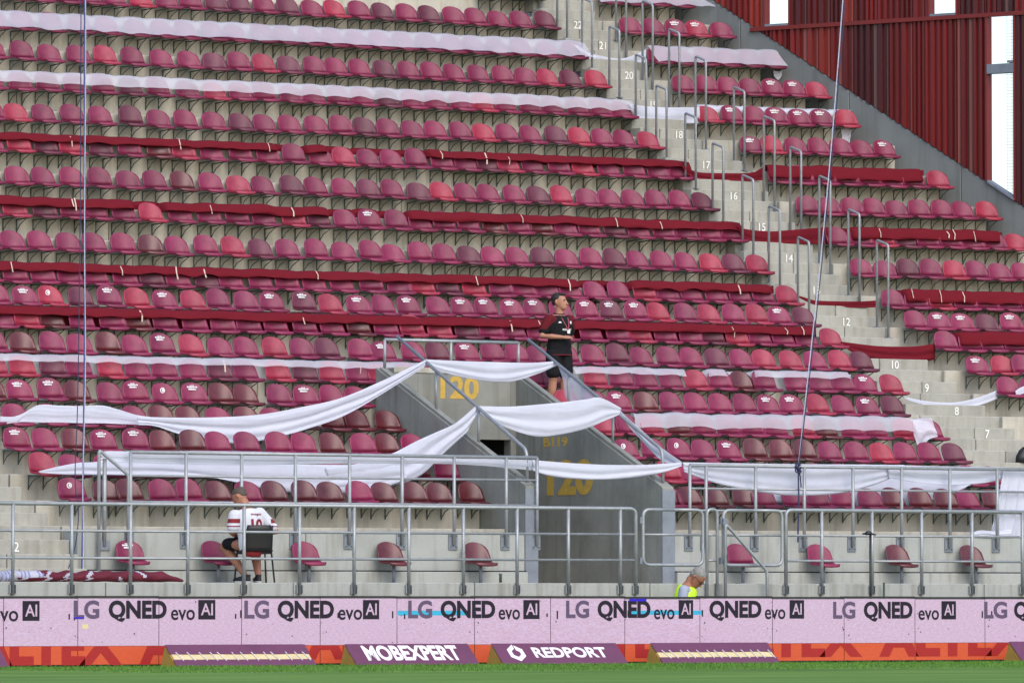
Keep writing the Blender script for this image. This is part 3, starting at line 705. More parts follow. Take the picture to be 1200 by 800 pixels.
row_cloth(9, -9.9, rx(9, 492), 'strip', M['sheer'], 'narrow white cloth strip on the row behind the tunnel, left part', zb=.235, wave=.012, group=G, ties=5, front=[])
row_cloth(9, rx(9, 672), rx(9, 802), 'strip', M['sheer'], 'narrow white cloth strip right of the standing man, before the coral red seat', zb=.235, wave=.012, group=G, front=[])
row_cloth(9, rx(9, 828), rx(9, 1003), 'strip', M['sheer'], 'narrow white cloth strip on the row beside number nine, ending before the stairs', zb=.235, wave=.016, group=G, seed=3)
row_cloth(7, rx(7, 742), rx(7, 1092), 'half', M['sheer'], 'white cloth on the row beside number seven, bunched at its right end', zb=.13, wave=.02, group=G, zt=.01)
row_cloth(21, rt(21, 757), rt(21, 908), 'full', M['sheer'], 'white cloth covering the row beside number twenty-one, right of the stairs', right=True, group=G)
row_cloth(23, rt(23, 690), rt(23, 824), 'full', M['sheer'], 'white cloth on the topmost row, right of the stairs', right=True, group=G)
row_cloth(19, rt(19, 818), rt(19, 998), 'strip', M['white'], 'white cloth hanging behind the seats beside number nineteen, right of the stairs', right=True, group=G, zb=.1)
row_cloth(17, rt(17, 896), rt(17, 1084), 'strip', M['redcloth'], 'dark red cloth strip beside number seventeen, right of the stairs', right=True, group=G, zb=.12, ties=3)
row_cloth(15, rt(15, 965), rt(15, 1176), 'strip', M['redcloth'], 'dark red cloth strip beside number fifteen, right of the stairs', right=True, group=G, zb=.15, ties=4)
row_cloth(13, rt(13, 1052), rt(13, 1240), 'strip', M['redcloth'], 'dark red cloth strip beside number thirteen, right of the stairs', right=True, group=G, zb=.13, ties=3)
row_cloth(11, rt(11, 1112), rt(11, 1240), 'strip', M['redcloth'], 'dark red cloth strip at the right edge, below number twelve', right=True, group=G, zb=.12)

def crom(pts, n):
    P = [pts[0]] + list(pts) + [pts[-1]]; acc = [0]
    out = []
    for i in range(n + 1):
        t = i / n * (len(pts) - 1); a = min(int(t), len(pts) - 2); f_ = t - a
        p0, p1, p2, p3 = P[a], P[a + 1], P[a + 2], P[a + 3]
        out.append(tuple(.5 * ((2 * p1[j]) + (-p0[j] + p2[j]) * f_ + (2 * p0[j] - 5 * p1[j] + 4 * p2[j] - p3[j]) * f_ ** 2 + (-p0[j] + 3 * p1[j] - 3 * p2[j] + p3[j]) * f_ ** 3) for j in range(len(p1))))
    return out
def sheet(top, bot, a, b, mat, label, name='cloth_drape', folds=5, amp=.022, vert=0, bulge=.0, group='white cloths tied to the railings', cat='cloth', nu=60, nv=14, seed=0):
    """cloth hanging in the vertical plane through plan points a, b; folds follow its length, vert folds run down it"""
    nz = smooth_noise(seed + int(top[0][0])); n2 = smooth_noise(seed + 9 + int(bot[0][1]))
    T = crom(top, nu); B = crom(bot, nu); n = Vector((b[1] - a[1], -(b[0] - a[0]), 0)).normalized()
    if n.dot(FWD) > 0: n = -n
    rows = []
    for i in range(nu + 1):
        p = on_wall(*T[i], a, b); q = on_wall(*B[i], a, b); h = (p - q).length; row = []
        for j in range(nv + 1):
            f_ = j / nv; s_ = i / nu
            k = amp * .36 * min(1., h / .25) * (math.sin(f_ ** 1.7 * max(2, folds * .62) * math.pi + nz(s_ * 2.0) * 1.8) * (1 if folds else 0)) + amp * .12 * min(1., h / .25) * math.sin(f_ * folds * 2.7 * math.pi + n2(s_ * 5.0) * 2.5) + (vert * math.sin(i * .9 + nz(i * .12) * 3 + f_ * 1.5) * f_) + bulge * math.sin(math.pi * f_)
            row.append(p.lerp(q, f_) + n * k)
        rows.append(row)
    m = MB(); m.grid(rows); o = m.build(name, mat, None, smooth=True, solid=.004); tag(o, label, cat, group); return o
W_ = M['white']
pa = on_x(500, 425, XL_); pb = on_x(650, 426, XR_); pc = on_x(559, 480, XL_); pd = on_x(727, 480, XR_)
sheet([(499, 421), (540, 423), (575, 424), (620, 425), (651, 423)], [(501, 427), (520, 436), (560, 445), (595, 447.5), (630, 438), (653, 428)], pa.xy, pb.xy, W_, 'white cloth swag hung between the upper tunnel rails, above the upper number 120', folds=6, amp=.03)
sheet([(557, 475.5), (600, 476), (650, 472), (685, 468), (703, 466), (728, 478)], [(562, 484), (582, 496), (616, 508.5), (640, 511), (684, 503), (710, 492), (727, 485)], pc.xy, pd.xy, W_, 'large white cloth swag across the middle of the tunnel, above the small yellow number', folds=6, amp=.04)
sheet([(0, 487.5), (15, 488), (27, 484), (45, 474.5), (70, 475), (95, 475.5), (120, 475), (140, 480), (160, 486), (178, 488.5)], [(0, 496), (12, 497.5), (16, 500), (22, 494.5), (50, 495), (75, 495), (100, 496), (125, 496), (162, 497.5), (182, 499)], (-10.6, 2.62), (-5, 2.62), W_, 'white cloth lying over seats at the far left, above the left railing', folds=3, amp=.02)
sheet([(160, 486), (178, 488.5), (240, 489), (300, 486), (350, 477.5), (400, 466), (450, 445), (475, 433), (500, 421)], [(162, 497.5), (182, 499), (212, 509), (250, 517.5), (275, 519), (310, 515), (360, 502), (412, 482), (501, 427)], (on_y(170, 490, 2.4).x, 2.4), pa.xy, W_, 'long white cloth swooping from the upper tunnel rail down to the left seats', folds=7, amp=.045, nu=90)
sheet([(557, 476), (540, 491), (525, 500), (487, 517), (462, 530), (430, 541), (380, 548)], [(561, 484), (552, 498), (545, 508), (520, 531), (488, 560), (440, 572), (390, 576)], pc.xy, (on_y(430, 550, .75).x, .75), W_, 'white cloth running from the middle tunnel rail down behind the left railing', folds=6, amp=.045)
sheet([(117, 531), (124, 528.5), (150, 528.5), (200, 528), (300, 529), (400, 532), (500, 535), (560, 537), (626, 539)], [(120, 537), (126, 540), (150, 541), (200, 543), (300, 544.5), (400, 543), (500, 543), (560, 545), (626, 551)], (-10.3, -.645), (-2.95, -.645), W_, 'rolled white cloth along the top of the left tier railing', folds=3, amp=.03, nu=90)
sheet([(624, 538.5), (650, 541), (700, 544), (750, 544.5), (799, 541.5)], [(624, 551.5), (640, 556.5), (662, 560), (700, 562), (737, 560), (775, 554), (799, 546)], (-2.97, -.66), (-.36, -.66), W_, 'white cloth swag across the tunnel front, over the large yellow 120', folds=5, amp=.035)
sheet([(45, 552), (70, 546), (92, 542), (105, 541.5), (140, 540), (250, 542), (350, 544), (470, 545)], [(46, 553.5), (75, 556), (105, 556.5), (150, 557), (250, 560), (330, 576), (425, 577), (478, 562)], (-10.4, .74), (-3.3, .74), W_, 'white sheet draped over the second lowest row behind the left railing', folds=5, amp=.03, nu=90)
sheet([(727, 481), (745, 498), (775, 524), (799, 541)], [(728, 488), (748, 512), (772, 537), (794, 547)], pd.xy, (-.40, -.62), W_, 'white cloth strip twisted along the right sloping tunnel rail', folds=3, amp=.03)
sheet([(654, 427), (668, 437), (690, 459), (702, 467)], [(655, 431), (660, 446), (667, 470), (701, 470)], pb.xy, pd.xy, M['sheer'], 'small white cloth triangle under the rail beside the standing man\'s leg', folds=3, amp=.015)
sheet([(800, 541.5), (860, 542.5), (935, 543.5), (1000, 544), (1060, 544.5)], [(802, 553), (835, 565), (870, 573), (910, 579), (945, 580.5), (990, 577), (1030, 566), (1060, 553)], (-.36, -.60), (6.2, -.60), W_, 'white sheet slung behind the right tier railing, left half', folds=8, amp=.03, vert=.006, nu=90)
sheet([(880, 545), (960, 546), (1060, 547), (1150, 548)], [(880, 584), (930, 590), (1000, 594), (1050, 594), (1100, 585), (1140, 566)], (0, .62), (6, .62), W_, 'pale white sheet hanging behind the lowest seats at the right', folds=3, amp=.03, vert=.012, nu=90)
sheet([(1040, 544.5), (1100, 546), (1160, 547), (1210, 549)], [(1042, 560), (1100, 568), (1150, 566), (1180, 560), (1210, 560)], (-.36, -.64), (6.2, -.64), W_, 'rolled white cloth along the right end of the right tier railing', folds=4, amp=.03)
sheet([(1176, 548), (1186, 549), (1198, 549), (1210, 549)], [(1160, 622), (1174, 628), (1192, 630), (1206, 629)], (-.36, -.69), (6.3, -.69), W_, 'white cloth hanging down to the wall at the right end of the railing', folds=0, amp=.0, vert=.04, bulge=.03, nu=30, nv=30)
sheet([(1141, 623), (1150, 621), (1165, 622), (1185, 620)], [(1142, 628), (1155, 629), (1170, 629), (1186, 629)], (-.36, -.78), (6.3, -.78), W_, 'end of white cloth piled on the wall ledge at the right', folds=2, amp=.04)
# pieces that cross the stairs
def cross(k, top, bot, mat, label, dy=.35, folds=4):
    a = (6.6, YK[k] + dy); b = (9.2, YK[k] + dy - .15)
    sheet(top, bot, a, b, mat, label, 'stair_cloth', folds, .025, group='cloths sagging across the stairs', nu=36, nv=10)
cross(21, [(672, 52), (680, 55), (690, 62), (705, 66), (725, 69), (740, 66), (757, 58)], [(684, 66), (690, 70), (697, 72), (710, 73.5), (728, 74), (742, 73), (757, 74)], W_, 'white cloth sagging across the stairs below number twenty-one')
cross(19, [(736, 121), (750, 124), (775, 126), (800, 126), (820, 126)], [(742, 132), (752, 142), (775, 144), (800, 144.5), (820, 145)], W_, 'white cloth stretched across the stairs over number nineteen')
cross(17, [(797, 192), (806, 197), (820, 202), (850, 203), (880, 202.5), (894, 196)], [(805, 205), (815, 209), (834, 211), (860, 212), (880, 212), (896, 211)], M['redcloth'], 'dark red cloth sagging across the stairs below number seventeen')
cross(15, [(862, 263), (872, 268), (900, 271), (920, 270), (945, 268), (970, 266)], [(871, 280), (885, 283), (905, 284.5), (930, 285.5), (950, 286), (971, 286)], M['redcloth'], 'dark red cloth across the stairs between numbers fifteen and fourteen')
cross(13, [(935, 346), (945, 349), (957, 352), (985, 353), (1010, 353), (1026, 352)], [(937, 349), (947, 354), (960, 358), (990, 360), (1012, 360.5), (1027, 360)], M['redcloth'], 'narrow dark red cloth across the stairs above number twelve')
cross(11, [(985, 400), (1000, 402), (1025, 405), (1050, 406), (1075, 405.5), (1096, 402)], [(987, 404), (996, 411), (1010, 417), (1030, 421), (1060, 424), (1080, 424), (1096, 421)], M['redcloth'], 'deep dark red cloth hanging across the stairs above number ten', folds=6)
cross(9, [(1056, 463), (1070, 467), (1087, 470), (1105, 471.5), (1122, 471), (1145, 466), (1169, 457)], [(1059, 466), (1070, 470.5), (1085, 474), (1105, 476.5), (1122, 477), (1145, 475.5), (1169, 467)], W_, 'white cloth garland across the stairs between numbers nine and eight')
sheet([(1070, 492), (1080, 492), (1090, 494), (1097, 503)], [(1072, 512), (1078, 530), (1086, 516), (1099, 511)], (5.9, 2.35), (6.8, 2.35), M['sheer'], 'crumpled white cloth end hanging below the row beside number seven', folds=4, amp=.05, nu=24)
sheet([(1190, 458), (1196, 454), (1206, 450)], [(1191, 466), (1197, 462), (1206, 460)], (8.9, 4.2), (9.6, 4.1), W_, 'scrap of white cloth at the right edge beside number nine', folds=2, nu=10, nv=6)
sheet([(985, 148), (992, 150), (998, 152)], [(988, 168), (992, 172), (996, 167)], (10.6, 12.0), (11.4, 11.95), M['sheer'], 'white cloth tail hanging from the row end beside the corner wall', folds=2, nu=10, nv=8)
sheet([(906, 82), (912, 84), (917, 82)], [(907, 89), (912, 94), (916, 89)], (9.8, 13.7), (10.8, 13.6), M['sheer'], 'white cloth end tucked under the row beside number twenty-one, near the wall', folds=2, nu=10, nv=8)

# ------------------------------------------------------------------ railings
YF = -2.79
def rail_h(v, Y): return on_y(600, v, Y).z
def fx(u, Y=YF): return x_on_line(u, 1.7, 0, Y, 1, 0)
ZT, ZM1, ZM2 = rail_h(594.5, YF), rail_h(625, YF), rail_h(655.5, YF)
def tube_part(root, pts, r, nm, rd=0): m = MB(); m.tube(bent(pts, rd) if rd else pts, r, 8); m.build(nm, M['galv'], root, smooth=True)
def post_foot(root, X, Y, z0):
    for dx in (-.045, .045):
        m = MB(); m.box(X + dx - .005, X + dx + .005, Y - .02, Y + .03, z0, z0 + .12); m.build('foot_clamp', M['galv'], root)
def front_section(us, ends, label):
    root = empty('front_railing'); tag(root, label, 'railing', 'front railing sections along the walkway')
    xs = [fx(u) for u in us]; a, b = xs[0] + (0 if ends[0] else -.6), xs[-1] + (0 if ends[1] else .6)
    tube_part(root, ([(a, YF, .98)] if ends[0] else []) + [(a, YF, ZT), (b, YF, ZT)] + ([(b, YF, .98)] if ends[1] else []), .028, 'top_rail', .10)
    for z in (ZM1, ZM2): tube_part(root, [(a, YF, z), (b, YF, z)], .018, 'mid_rail')
    for i, X in enumerate(xs):
        if not ((i == 0 and ends[0]) or (i == len(xs) - 1 and ends[1])): tube_part(root, [(X, YF, .98), (X, YF, ZT)], .026, 'post')
        post_foot(root, X, YF, .99)
front_section([-54, 15, 84, 153, 220, 286, 351, 415, 479, 543, 606, 666, 727, 745], (0, 1), 'long galvanised front railing from the left edge to the gate')
front_section([921, 963, 1022, 1080, 1139, 1198, 1256], (1, 0), 'galvanised front railing section from the gate to the right edge')
def gate(u0, u1, label):
    root = empty('railing_gate'); tag(root, label, 'gate'); a, b = fx(u0), fx(u1); zb = rail_h(661, YF); Y = YF + .01
    tube_part(root, [((a + b) / 2, Y, ZT - .01), (b, Y, ZT - .01), (b, Y, zb), (a, Y, zb), (a, Y, ZT - .01), ((a + b) / 2, Y, ZT - .01)], .025, 'gate_frame', .11)
    tube_part(root, [(a, Y, ZM1), (b, Y, ZM1)], .018, 'mid_rail')
    for z in (ZM1 + .16, ZM2 - .05):
        m = MB(); m.box(a - .06, a - .02, Y - .02, Y + .02, z, z + .09); m.build('hinge', M['galvd'], root)
    return root
gate(754, 824, 'galvanised rail gate with rounded corners in front of the tunnel, left leaf')
g2 = gate(848, 917, 'galvanised rail gate with rounded corners and a small seat behind it, right leaf')
m = MB(); a = fx(849); m.box(a - .05, a + .03, YF - .05, YF + .0, ZT - .24, ZT - .13); m.build('lock_box', M['galvd'], g2)
root = empty('gate_post'); tag(root, 'narrow double tube gate post with an arched top beside the steward', 'post')
a, b = fx(828), fx(840); tube_part(root, [(a, YF - .01, .3), (a, YF - .01, ZT), (b, YF - .01, ZT), (b, YF - .01, .3)], .024, 'arched_tube', .09)
for z in (ZM1, ZM2): tube_part(root, [(a, YF - .01, z), (b, YF - .01, z)], .016, 'rung')
root = empty('step_handrail'); tag(root, 'sloping steel handrail descending in front of the right gate leaf', 'handrail')
p, q = on_y(850, 613, YF - .10), on_y(899, 669, YF - .10)
tube_part(root, [(p.x, YF - .10, .3), p, q, (q.x, YF - .10, .3)], .024, 'tube', .07)

YU = -.62
def tier_section(us, label, top_v, mids, plates=True, a_off=0, b_off=0, left_end=False):
    root = empty('tier_railing'); tag(root, label, 'railing', 'railings on the front wall of the tier')
    xs = [fx(u, YU) for u in us]; zt_ = rail_h(top_v, YU); Yp = -.795
    tube_part(root, [(xs[0], Yp, zt_), (xs[-1], Yp, zt_)], .026, 'top_rail')
    for v in mids: tube_part(root, [(xs[0], Yp, rail_h(v, YU)), (xs[-1], Yp, rail_h(v, YU))], .017, 'mid_rail')
    for X in xs:
        tube_part(root, [(X, Yp, 1.70), (X, Yp, zt_)], .026, 'post')
        m = MB(); m.box(X - .075, X + .075, -.772, -.752, 1.63, 1.86); m.build('base_plate', M['galvd'], root, bevel=.004)
        for zz in (1.66, 1.82):
            m = MB(); m.box(X - .055, X - .035, -.782, -.772, zz, zz + .02); m.box(X + .035, X + .055, -.782, -.772, zz, zz + .02); m.build('bolt', M['brk'], root)
    return root
tl = tier_section([146, 211, 276, 339, 402.5, 464, 525, 586, 622], 'galvanised tier railing left of the tunnel, under the rolled white cloth', 536, (562.5, 592))
Yp = -.80
a, b, c = fx(108, YU), fx(116.5, YU), fx(142.5, YU)
z1, z2 = rail_h(534, YU), rail_h(562, YU)
root = empty('stair_end_rail'); tag(root, 'bent steel stair rail at the left end of the left tier railing', 'handrail')
tube_part(root, [(a, Yp - .02, FLOOR), (a, Yp - .02, z1), (c, Yp - .02, z2), (c, Yp - .02, FLOOR)], .025, 'bent_tube', .05)
tube_part(root, [(b, Yp + .03, 1.66), (b, Yp + .03, z1 - .12)], .03, 'post')
m = MB(); m.box(b - .09, b + .09, -.772, -.752, 1.60, 1.74); m.build('base_plate', M['galvd'], root)
tier_section([801, 820, 878, 935, 992, 1049, 1105.5, 1161, 1215], 'galvanised tier railing right of the tunnel, with white sheets behind it', 542.5, (570, 596))

# ------------------------------------------------------------------ perimeter led board
YL = -3.9
ledb = empty('led_board'); tag(ledb, 'long pink perimeter screen reading LG QNED evo AI above an orange strip', 'screen')
def lx(u): return x_on_line(u, .5, 0, YL, 1, 0)
ZTOP, ZSTR = rail_h(698.3, YL), rail_h(754.5, YL)
seams = [-92, 4, 91, 186, 283, 375, 465, 556, 645, 732, 820, 905, 989, 1072, 1154, 1236, 1320]
for u0, u1 in zip(seams, seams[1:]):
    a, b = lx(u0) + .003, lx(u1) - .003; dz = random.uniform(-.006, .006)
    m = MB(); m.box(a, b, YL, YL + .10, .02, ZTOP - .03 + dz); c = m.build('screen_panel', M['frame'], ledb)
    m = MB(); m.box(a + .002, b - .002, YL - .006, YL - .001, ZSTR + .002, ZTOP - .035 + dz); m.build('pink_pixels', M['led'], c)
    m = MB(); m.box(a + .002, b - .002, YL - .006, YL - .001, .03, ZSTR - .002); m.build('orange_pixels', M['ledo'], c)
    m = MB(); m.box(a, b, YL - .012, YL + .11, ZTOP - .028 + dz, ZTOP + dz); m.build('top_edge', M['frame'], c)
    for dx in (.15, (b - a) - .15):
        m = MB(); m.box(a + dx - .02, a + dx + .02, YL + .102, YL + .55, .0, .04); m.box(a + dx - .02, a + dx + .02, YL + .102, YL + .14, .04, .8); m.build('prop', M['frame'], c)
def led_text(txt, u0, v0, u1, v1, mat, bold=.0, d=.0, cut=None):
    a, b = lx(u0), lx(u1); z0, z1 = rail_h(v1, YL), rail_h(v0, YL)
    return letters('lettering', txt, lambda x, y, z: (a + x * (b - a), YL - .0085 - z - d, z0 + y * (z1 - z0)), mat, ledb, bold, .001, cut)
def vv(u, v): return v + (1.6 if u < 60 else 0) + (2. if u > 1000 else 0) + (.8 if u > 900 else 0)
def led_box(u0, v0, u1, v1, mat, d=.0, nm='colour_band'):
    a, b = lx(u0), lx(u1); m = MB(); m.box(a, b, YL - .0078 - d, YL - .0066 - d, rail_h(v1, YL), rail_h(v0, YL)); return m.build(nm, M[mat], ledb)
ph = [(-92, 0), (86, 1), (286, 1), (478, 1), (663, 1), (805, 2), (976, 1), (1153, 1)]
spec = {86: (116, 127, 195, 200, 228, 232, 252), 286: (315, 325, 391, 396, 424, 425, 444), 478: (506, 516, 580, 584, 609, 613, 632), 663: (690, 700, 762, 766, 790, 795, 812),
        805: (831, 831, 892, 896, 920, 925, 942), 976: (1002, 1012, 1069, 1076, 1100, 1103, 1120), 1153: (1180, 1188, 1243, 1250, 1273, 1276, 1293), -92: (-66, -55, -15, -10, 21, 26, 46)}
for u, (lg, q0, q1, e0, e1, b0, b1) in spec.items():
    o = 1.2 if u < 60 or u > 900 else 0
    if u != 805: led_text('LG', u, 703 + o, lg, 724 + o, M['ledg'], .034)
    led_text('QNED', q0, 703 + o, q1, 727.5 + o, M['ledk'], .042)
    led_text('evo', e0, 713.5 + o, e1, 725.5 + o, M['ledk'], .014)
    led_box(b0, 702.5 + o, b1, 724.8 + o, 'ledk', 0, 'ai_box'); led_text('AI', b0 + 3, 706.5 + o, b1 - 3, 720 + o, M['led'], .012, .003)
led_box(466, 715, 546, 720.5, 'ledc', -.001); led_box(736, 715, 822, 720, 'ledc', -.001); led_box(737, 700.5, 757, 704, 'ledb', .004)
led_box(86, 722, 98, 724, 'ledb', .004); led_box(96, 730, 103, 735, 'cream', .0, 'dead_pixels')
for u in (80, 86, 275, 281, 459, 473, 640, 652, 806, 822, 1150, 1161, 1000, 395, 556, 735, 905):
    led_box(u, 716 + random.uniform(-2, 3), u + 1.6, 724 + random.uniform(-2, 2), 'ledk', .001, 'dead_pixels')
for i in range(70):
    u = random.choice(seams[1:-2]) + random.uniform(-7, 7) if i < 45 else random.uniform(0, 1200); v = random.uniform(704, 752); led_box(u, v, u + random.uniform(.5, 1.3), v + random.uniform(.5, 2), 'ledk', .001, 'dead_pixels')
for u0 in (-32, 163, 358, 553, 640, 835, 1030):
    if u0 == 553: continue
    zc = ZSTR - .004; h = 41 / 80.
    a, b = lx(u0), lx(u0 + 175); z0 = rail_h(776 if u0 < 200 else 771, YL)
    letters('lettering', 'ALTEX', lambda x, y, z: (a + x * (b - a), YL - .0085 - z, z0 + y * h), M['ledr'], ledb, .05, .001, cut=zc)

# ------------------------------------------------------------------ foam advertising wedges on the touchline
def wedge(u0, u1, kind, label, txt=None):
    a = x_on_line(u0, .1, 0, -4.75, 1, 0); b = x_on_line(u1, .1, 0, -4.75, 1, 0); L_ = b - a
    root = empty('advertising_wedge', (a, -4.75, .002)); tag(root, label, 'ad board', 'foam advertising wedges on the touchline')
    y0, y1, zt_ = 0., .46, .285                  # front foot, back foot, ridge
    m = MB(); m.prism([(y0 + .012, 0), (y1, 0), (y1 - .12, zt_ - .012)], .004, L_ - .004, axis='x'); m.build('foam_core', M['ochre'], root)
    f = lambda t, o: (y0 + (y1 - .12 - y0) * t - o * .65, zt_ * t + o * .76)     # point on sloping face
    def face(t0, t1, o, x0, x1, nm, mt, th=.006):
        m = MB(); n = 16; rows = []
        for i in range(n + 1):
            x = x0 + (x1 - x0) * i / n; wv = .006 * math.sin(i * 1.3 + a) if nm != 'cover' or kind == 'lace' else 0
            rows.append([(x, *f(t0 + (wv * 1.5 if t0 > .01 else 0), o)), (x, *f(t1 + (wv if t1 < .99 else 0), o))])
        m.grid(rows); m.build(nm, M[mt], root, solid=th)
    if kind == 'lace':
        face(.0, .30, .008, 0, L_, 'cover', 'vinyl'); face(.56, 1., .008, 0, L_, 'cover', 'vinyl'); face(.26, .60, .002, .02, L_ - .02, 'lining', 'cream', .003)
        n = 13
        for i in range(n):
            x = .12 + (L_ - .2) * i / (n - 1) + random.uniform(-.02, .02)
            m = MB(); p, q = f(.24, .016), f(.64, .016); m.tube([(x + .05, *p), (x + random.uniform(-.03, .02), *q)], .006, 5); m.build('lace', M['cord'], root)
    else:
        face(.0, 1., .008, 0, L_, 'cover', 'vinyl')
        def put(t, x0, x1, t0, t1, bold, nm='lettering'):
            letters(nm, t, lambda x, y, z: (x0 + x * (x1 - x0), *f(t0 + y * (t1 - t0), .0165 + z)), M['sticker'], root, bold, .001)
        if kind == 'mob': put('MOBEXPERT', L_ * .115, L_ * .885, .20, .92, .035)
        else:
            put('REDPORT', L_ * .29, L_ * .88, .30, .80, .03)
            cx, cy = L_ * .155, .54; m = MB(); hx = [(.0, .40), (.125, .2), (.125, -.16), (.0, -.40), (-.125, -.2), (-.125, .16)]
            inn = [(x * .5, y * .5) for x, y in hx]
            for i in range(6):
                if i == 0: continue
                j = (i + 1) % 6; m.add([(cx + x, *f(cy + y, .0165)) for x, y in (hx[i], hx[j], inn[j], inn[i])], [(0, 1, 2, 3)])
            m.add([(cx + x, *f(cy + y, .018)) for x, y in ((.016, .36), (.112, .18), (.112, -.05), (.016, .12))], [(0, 1, 2, 3)])
            m.build('logo', M['sticker'], root)
wedge(-110, 10, 'plain0', 'plain purple foam wedge at the left edge of the touchline') if False else None
wedge(207, 371, 'lace', 'purple foam wedge laced with white cord, left of the MOBEXPERT wedge')
wedge(418, 562, 'mob', 'purple foam wedge with white MOBEXPERT lettering')
wedge(590, 736, 'red', 'purple foam wedge with white hexagon logo and REDPORT lettering')
wedge(777, 914, 'lace', 'purple foam wedge laced with white cord, right of the REDPORT wedge')
def plain(u0, u1, label):
    a = x_on_line(u0, .1, 0, -4.75, 1, 0); b = x_on_line(u1, .1, 0, -4.75, 1, 0)
    root = empty('advertising_wedge', (a, -4.75, .002)); tag(root, label, 'ad board', 'foam advertising wedges on the touchline')
    m = MB(); m.prism([(.012, 0), (.46, 0), (.34, .273)], .004, b - a - .004, axis='x'); m.build('foam_core', M['ochre'], root)
    m = MB(); m.grid([[(x, -.005, .006), (x, .335, .291)] for x in (0, b - a)]); m.build('cover', M['vinyl'], root, solid=.006)
plain(-130, 11, 'purple foam wedge cut off by the left edge of the picture')
plain(1198, 1340, 'purple foam wedge cut off by the right edge of the picture')

# ------------------------------------------------------------------ people
SKIN = pmat('skin', srgb(186, 130, 104), .55, .08, 12); SKIN2 = pmat('tanned_skin', srgb(176, 118, 92), .55, .12, 14)
HAIRD = pmat('dark_hair', srgb(38, 30, 28), .6, .3, 60, .3); HAIRG = pmat('grey_hair', srgb(150, 146, 142), .6, .25, 60, .3); HAIRB = pmat('cropped_hair', srgb(88, 76, 68), .7, .25, 60, .2)
KNIT = pmat('black_knit', srgb(30, 30, 34), .85, .2, 6, .3, spec=.2); SHOLD = pmat('dark_red_knit', srgb(104, 26, 34), .85, .15, 6, .3, spec=.2)
JERW = pmat('white_jersey', srgb(226, 226, 236), .8, .06, 5, .3, spec=.2); JERR = pmat('maroon_trim', srgb(138, 30, 44), .8, .1, 6, .2)
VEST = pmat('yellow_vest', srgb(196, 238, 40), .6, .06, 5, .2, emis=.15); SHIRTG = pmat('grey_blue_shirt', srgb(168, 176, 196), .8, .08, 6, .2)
SHOE = pmat('black_shoe', srgb(34, 34, 38), .6, .2, 8); SOLE = pmat('white_sole', srgb(214, 214, 218), .6, .1, 8); LANY = pmat('lanyard', srgb(178, 84, 96), .7, .2, 20); EYE = pmat('eye', (.03, .02, .02), .3, .1, 5)
REDBAG = pmat('red_fabric', srgb(150, 34, 36), .8, .2, 9, .3)
def stack(m, rings, n=16, M4=None):              # horizontal ellipses (x, y, z, rx, ry), closed at both ends
    vs = []; fs = []
    for (x, y, z, rx_, ry_) in rings:
        for j in range(n):
            a = 2 * math.pi * j / n; vs.append(Vector((x + rx_ * math.cos(a), y + ry_ * math.sin(a), z)))
    for i in range(len(rings) - 1):
        for j in range(n): fs.append((i * n + j, i * n + (j + 1) % n, (i + 1) * n + (j + 1) % n, (i + 1) * n + j))
    fs.append(tuple(range(n - 1, -1, -1))); fs.append(tuple(range((len(rings) - 1) * n, len(rings) * n)))
    if M4 is not None: vs = [M4 @ v for v in vs]
    m.add(vs, fs)
def ball(m, c, r, M4=None, n=10):
    c = Vector(c); r = r if isinstance(r, tuple) else (r, r, r)
    stack(m, [(c.x, c.y, c.z + r[2] * math.sin(a), r[0] * max(.02, math.cos(a)), r[1] * max(.02, math.cos(a))) for a in [(-.5 + i / 8) * math.pi for i in range(9)]], n, M4)
def limb(m, pts, rads, n=12):
    pts = [Vector(p) for p in pts]; P = []; Q = []
    for i, (p, r) in enumerate(zip(pts, rads)):
        if i == 0:
            d = (pts[0] - pts[1]).normalized(); P += [p + d * r * .8, p + d * r * .45]; Q += [r * .45, r * .85]
        P.append(p); Q.append(r)
        if i == len(pts) - 1:
            d = (pts[-1] - pts[-2]).normalized(); P += [p + d * r * .45, p + d * r * .8]; Q += [r * .85, r * .45]
    m.tube(P, 0, n, rads=Q)
def fuse(m, name, mats, parent, vox, smooth=6, pick=None):
    me = m.mesh('tmp', [], False); ob = bpy.data.objects.new('tmp', me); col.objects.link(ob)
    r = ob.modifiers.new('r', 'REMESH'); r.mode = 'VOXEL'; r.voxel_size = vox
    s_ = ob.modifiers.new('s', 'SMOOTH'); s_.iterations = smooth; s_.factor = .5
    dg = bpy.context.evaluated_depsgraph_get(); dg.update()
    out = bpy.data.meshes.new_from_object(ob.evaluated_get(dg)); out.name = name
    bpy.data.objects.remove(ob); bpy.data.meshes.remove(me)
    out.materials.clear()
    for k in mats: out.materials.append(k)
    for p in out.polygons:
        p.use_smooth = True
        p.material_index = pick(p.center) if pick else 0
    return link(name, out, parent)
def hand(m, wrist, d, up, curl=.5, side=1):
    """palm and five bent fingers; d points from the wrist to the knuckles, up is the back of the hand, side the thumb side"""
    w_ = Vector(wrist); d = Vector(d).normalized(); up = Vector(up); up = (up - d * up.dot(d)).normalized(); lat = d.cross(up) * side
    kn = w_ + d * .085
    for i, (o, L_) in enumerate(((-.030, .068), (-.010, .078), (.010, .074), (.029, .058))):
        b = kn + lat * -o; limb(m, [w_ + lat * -o * .7 + d * .01, b], [.014, .012], 8)
        d1 = (d - up * curl).normalized(); d2 = (d - up * curl * 2.6).normalized(); d3 = (d - up * curl * 4.5).normalized()
        p1 = b + d1 * L_ * .5; p2 = p1 + d2 * L_ * .32; p3 = p2 + d3 * L_ * .24
        limb(m, [b, p1, p2, p3], [.0115, .0105, .0095, .008], 8)
    t0 = w_ + lat * .024 + d * .02; limb(m, [t0, t0 + lat * .03 + d * .03 - up * .01, t0 + lat * .034 + d * .062 - up * .022], [.014, .012, .009], 8)
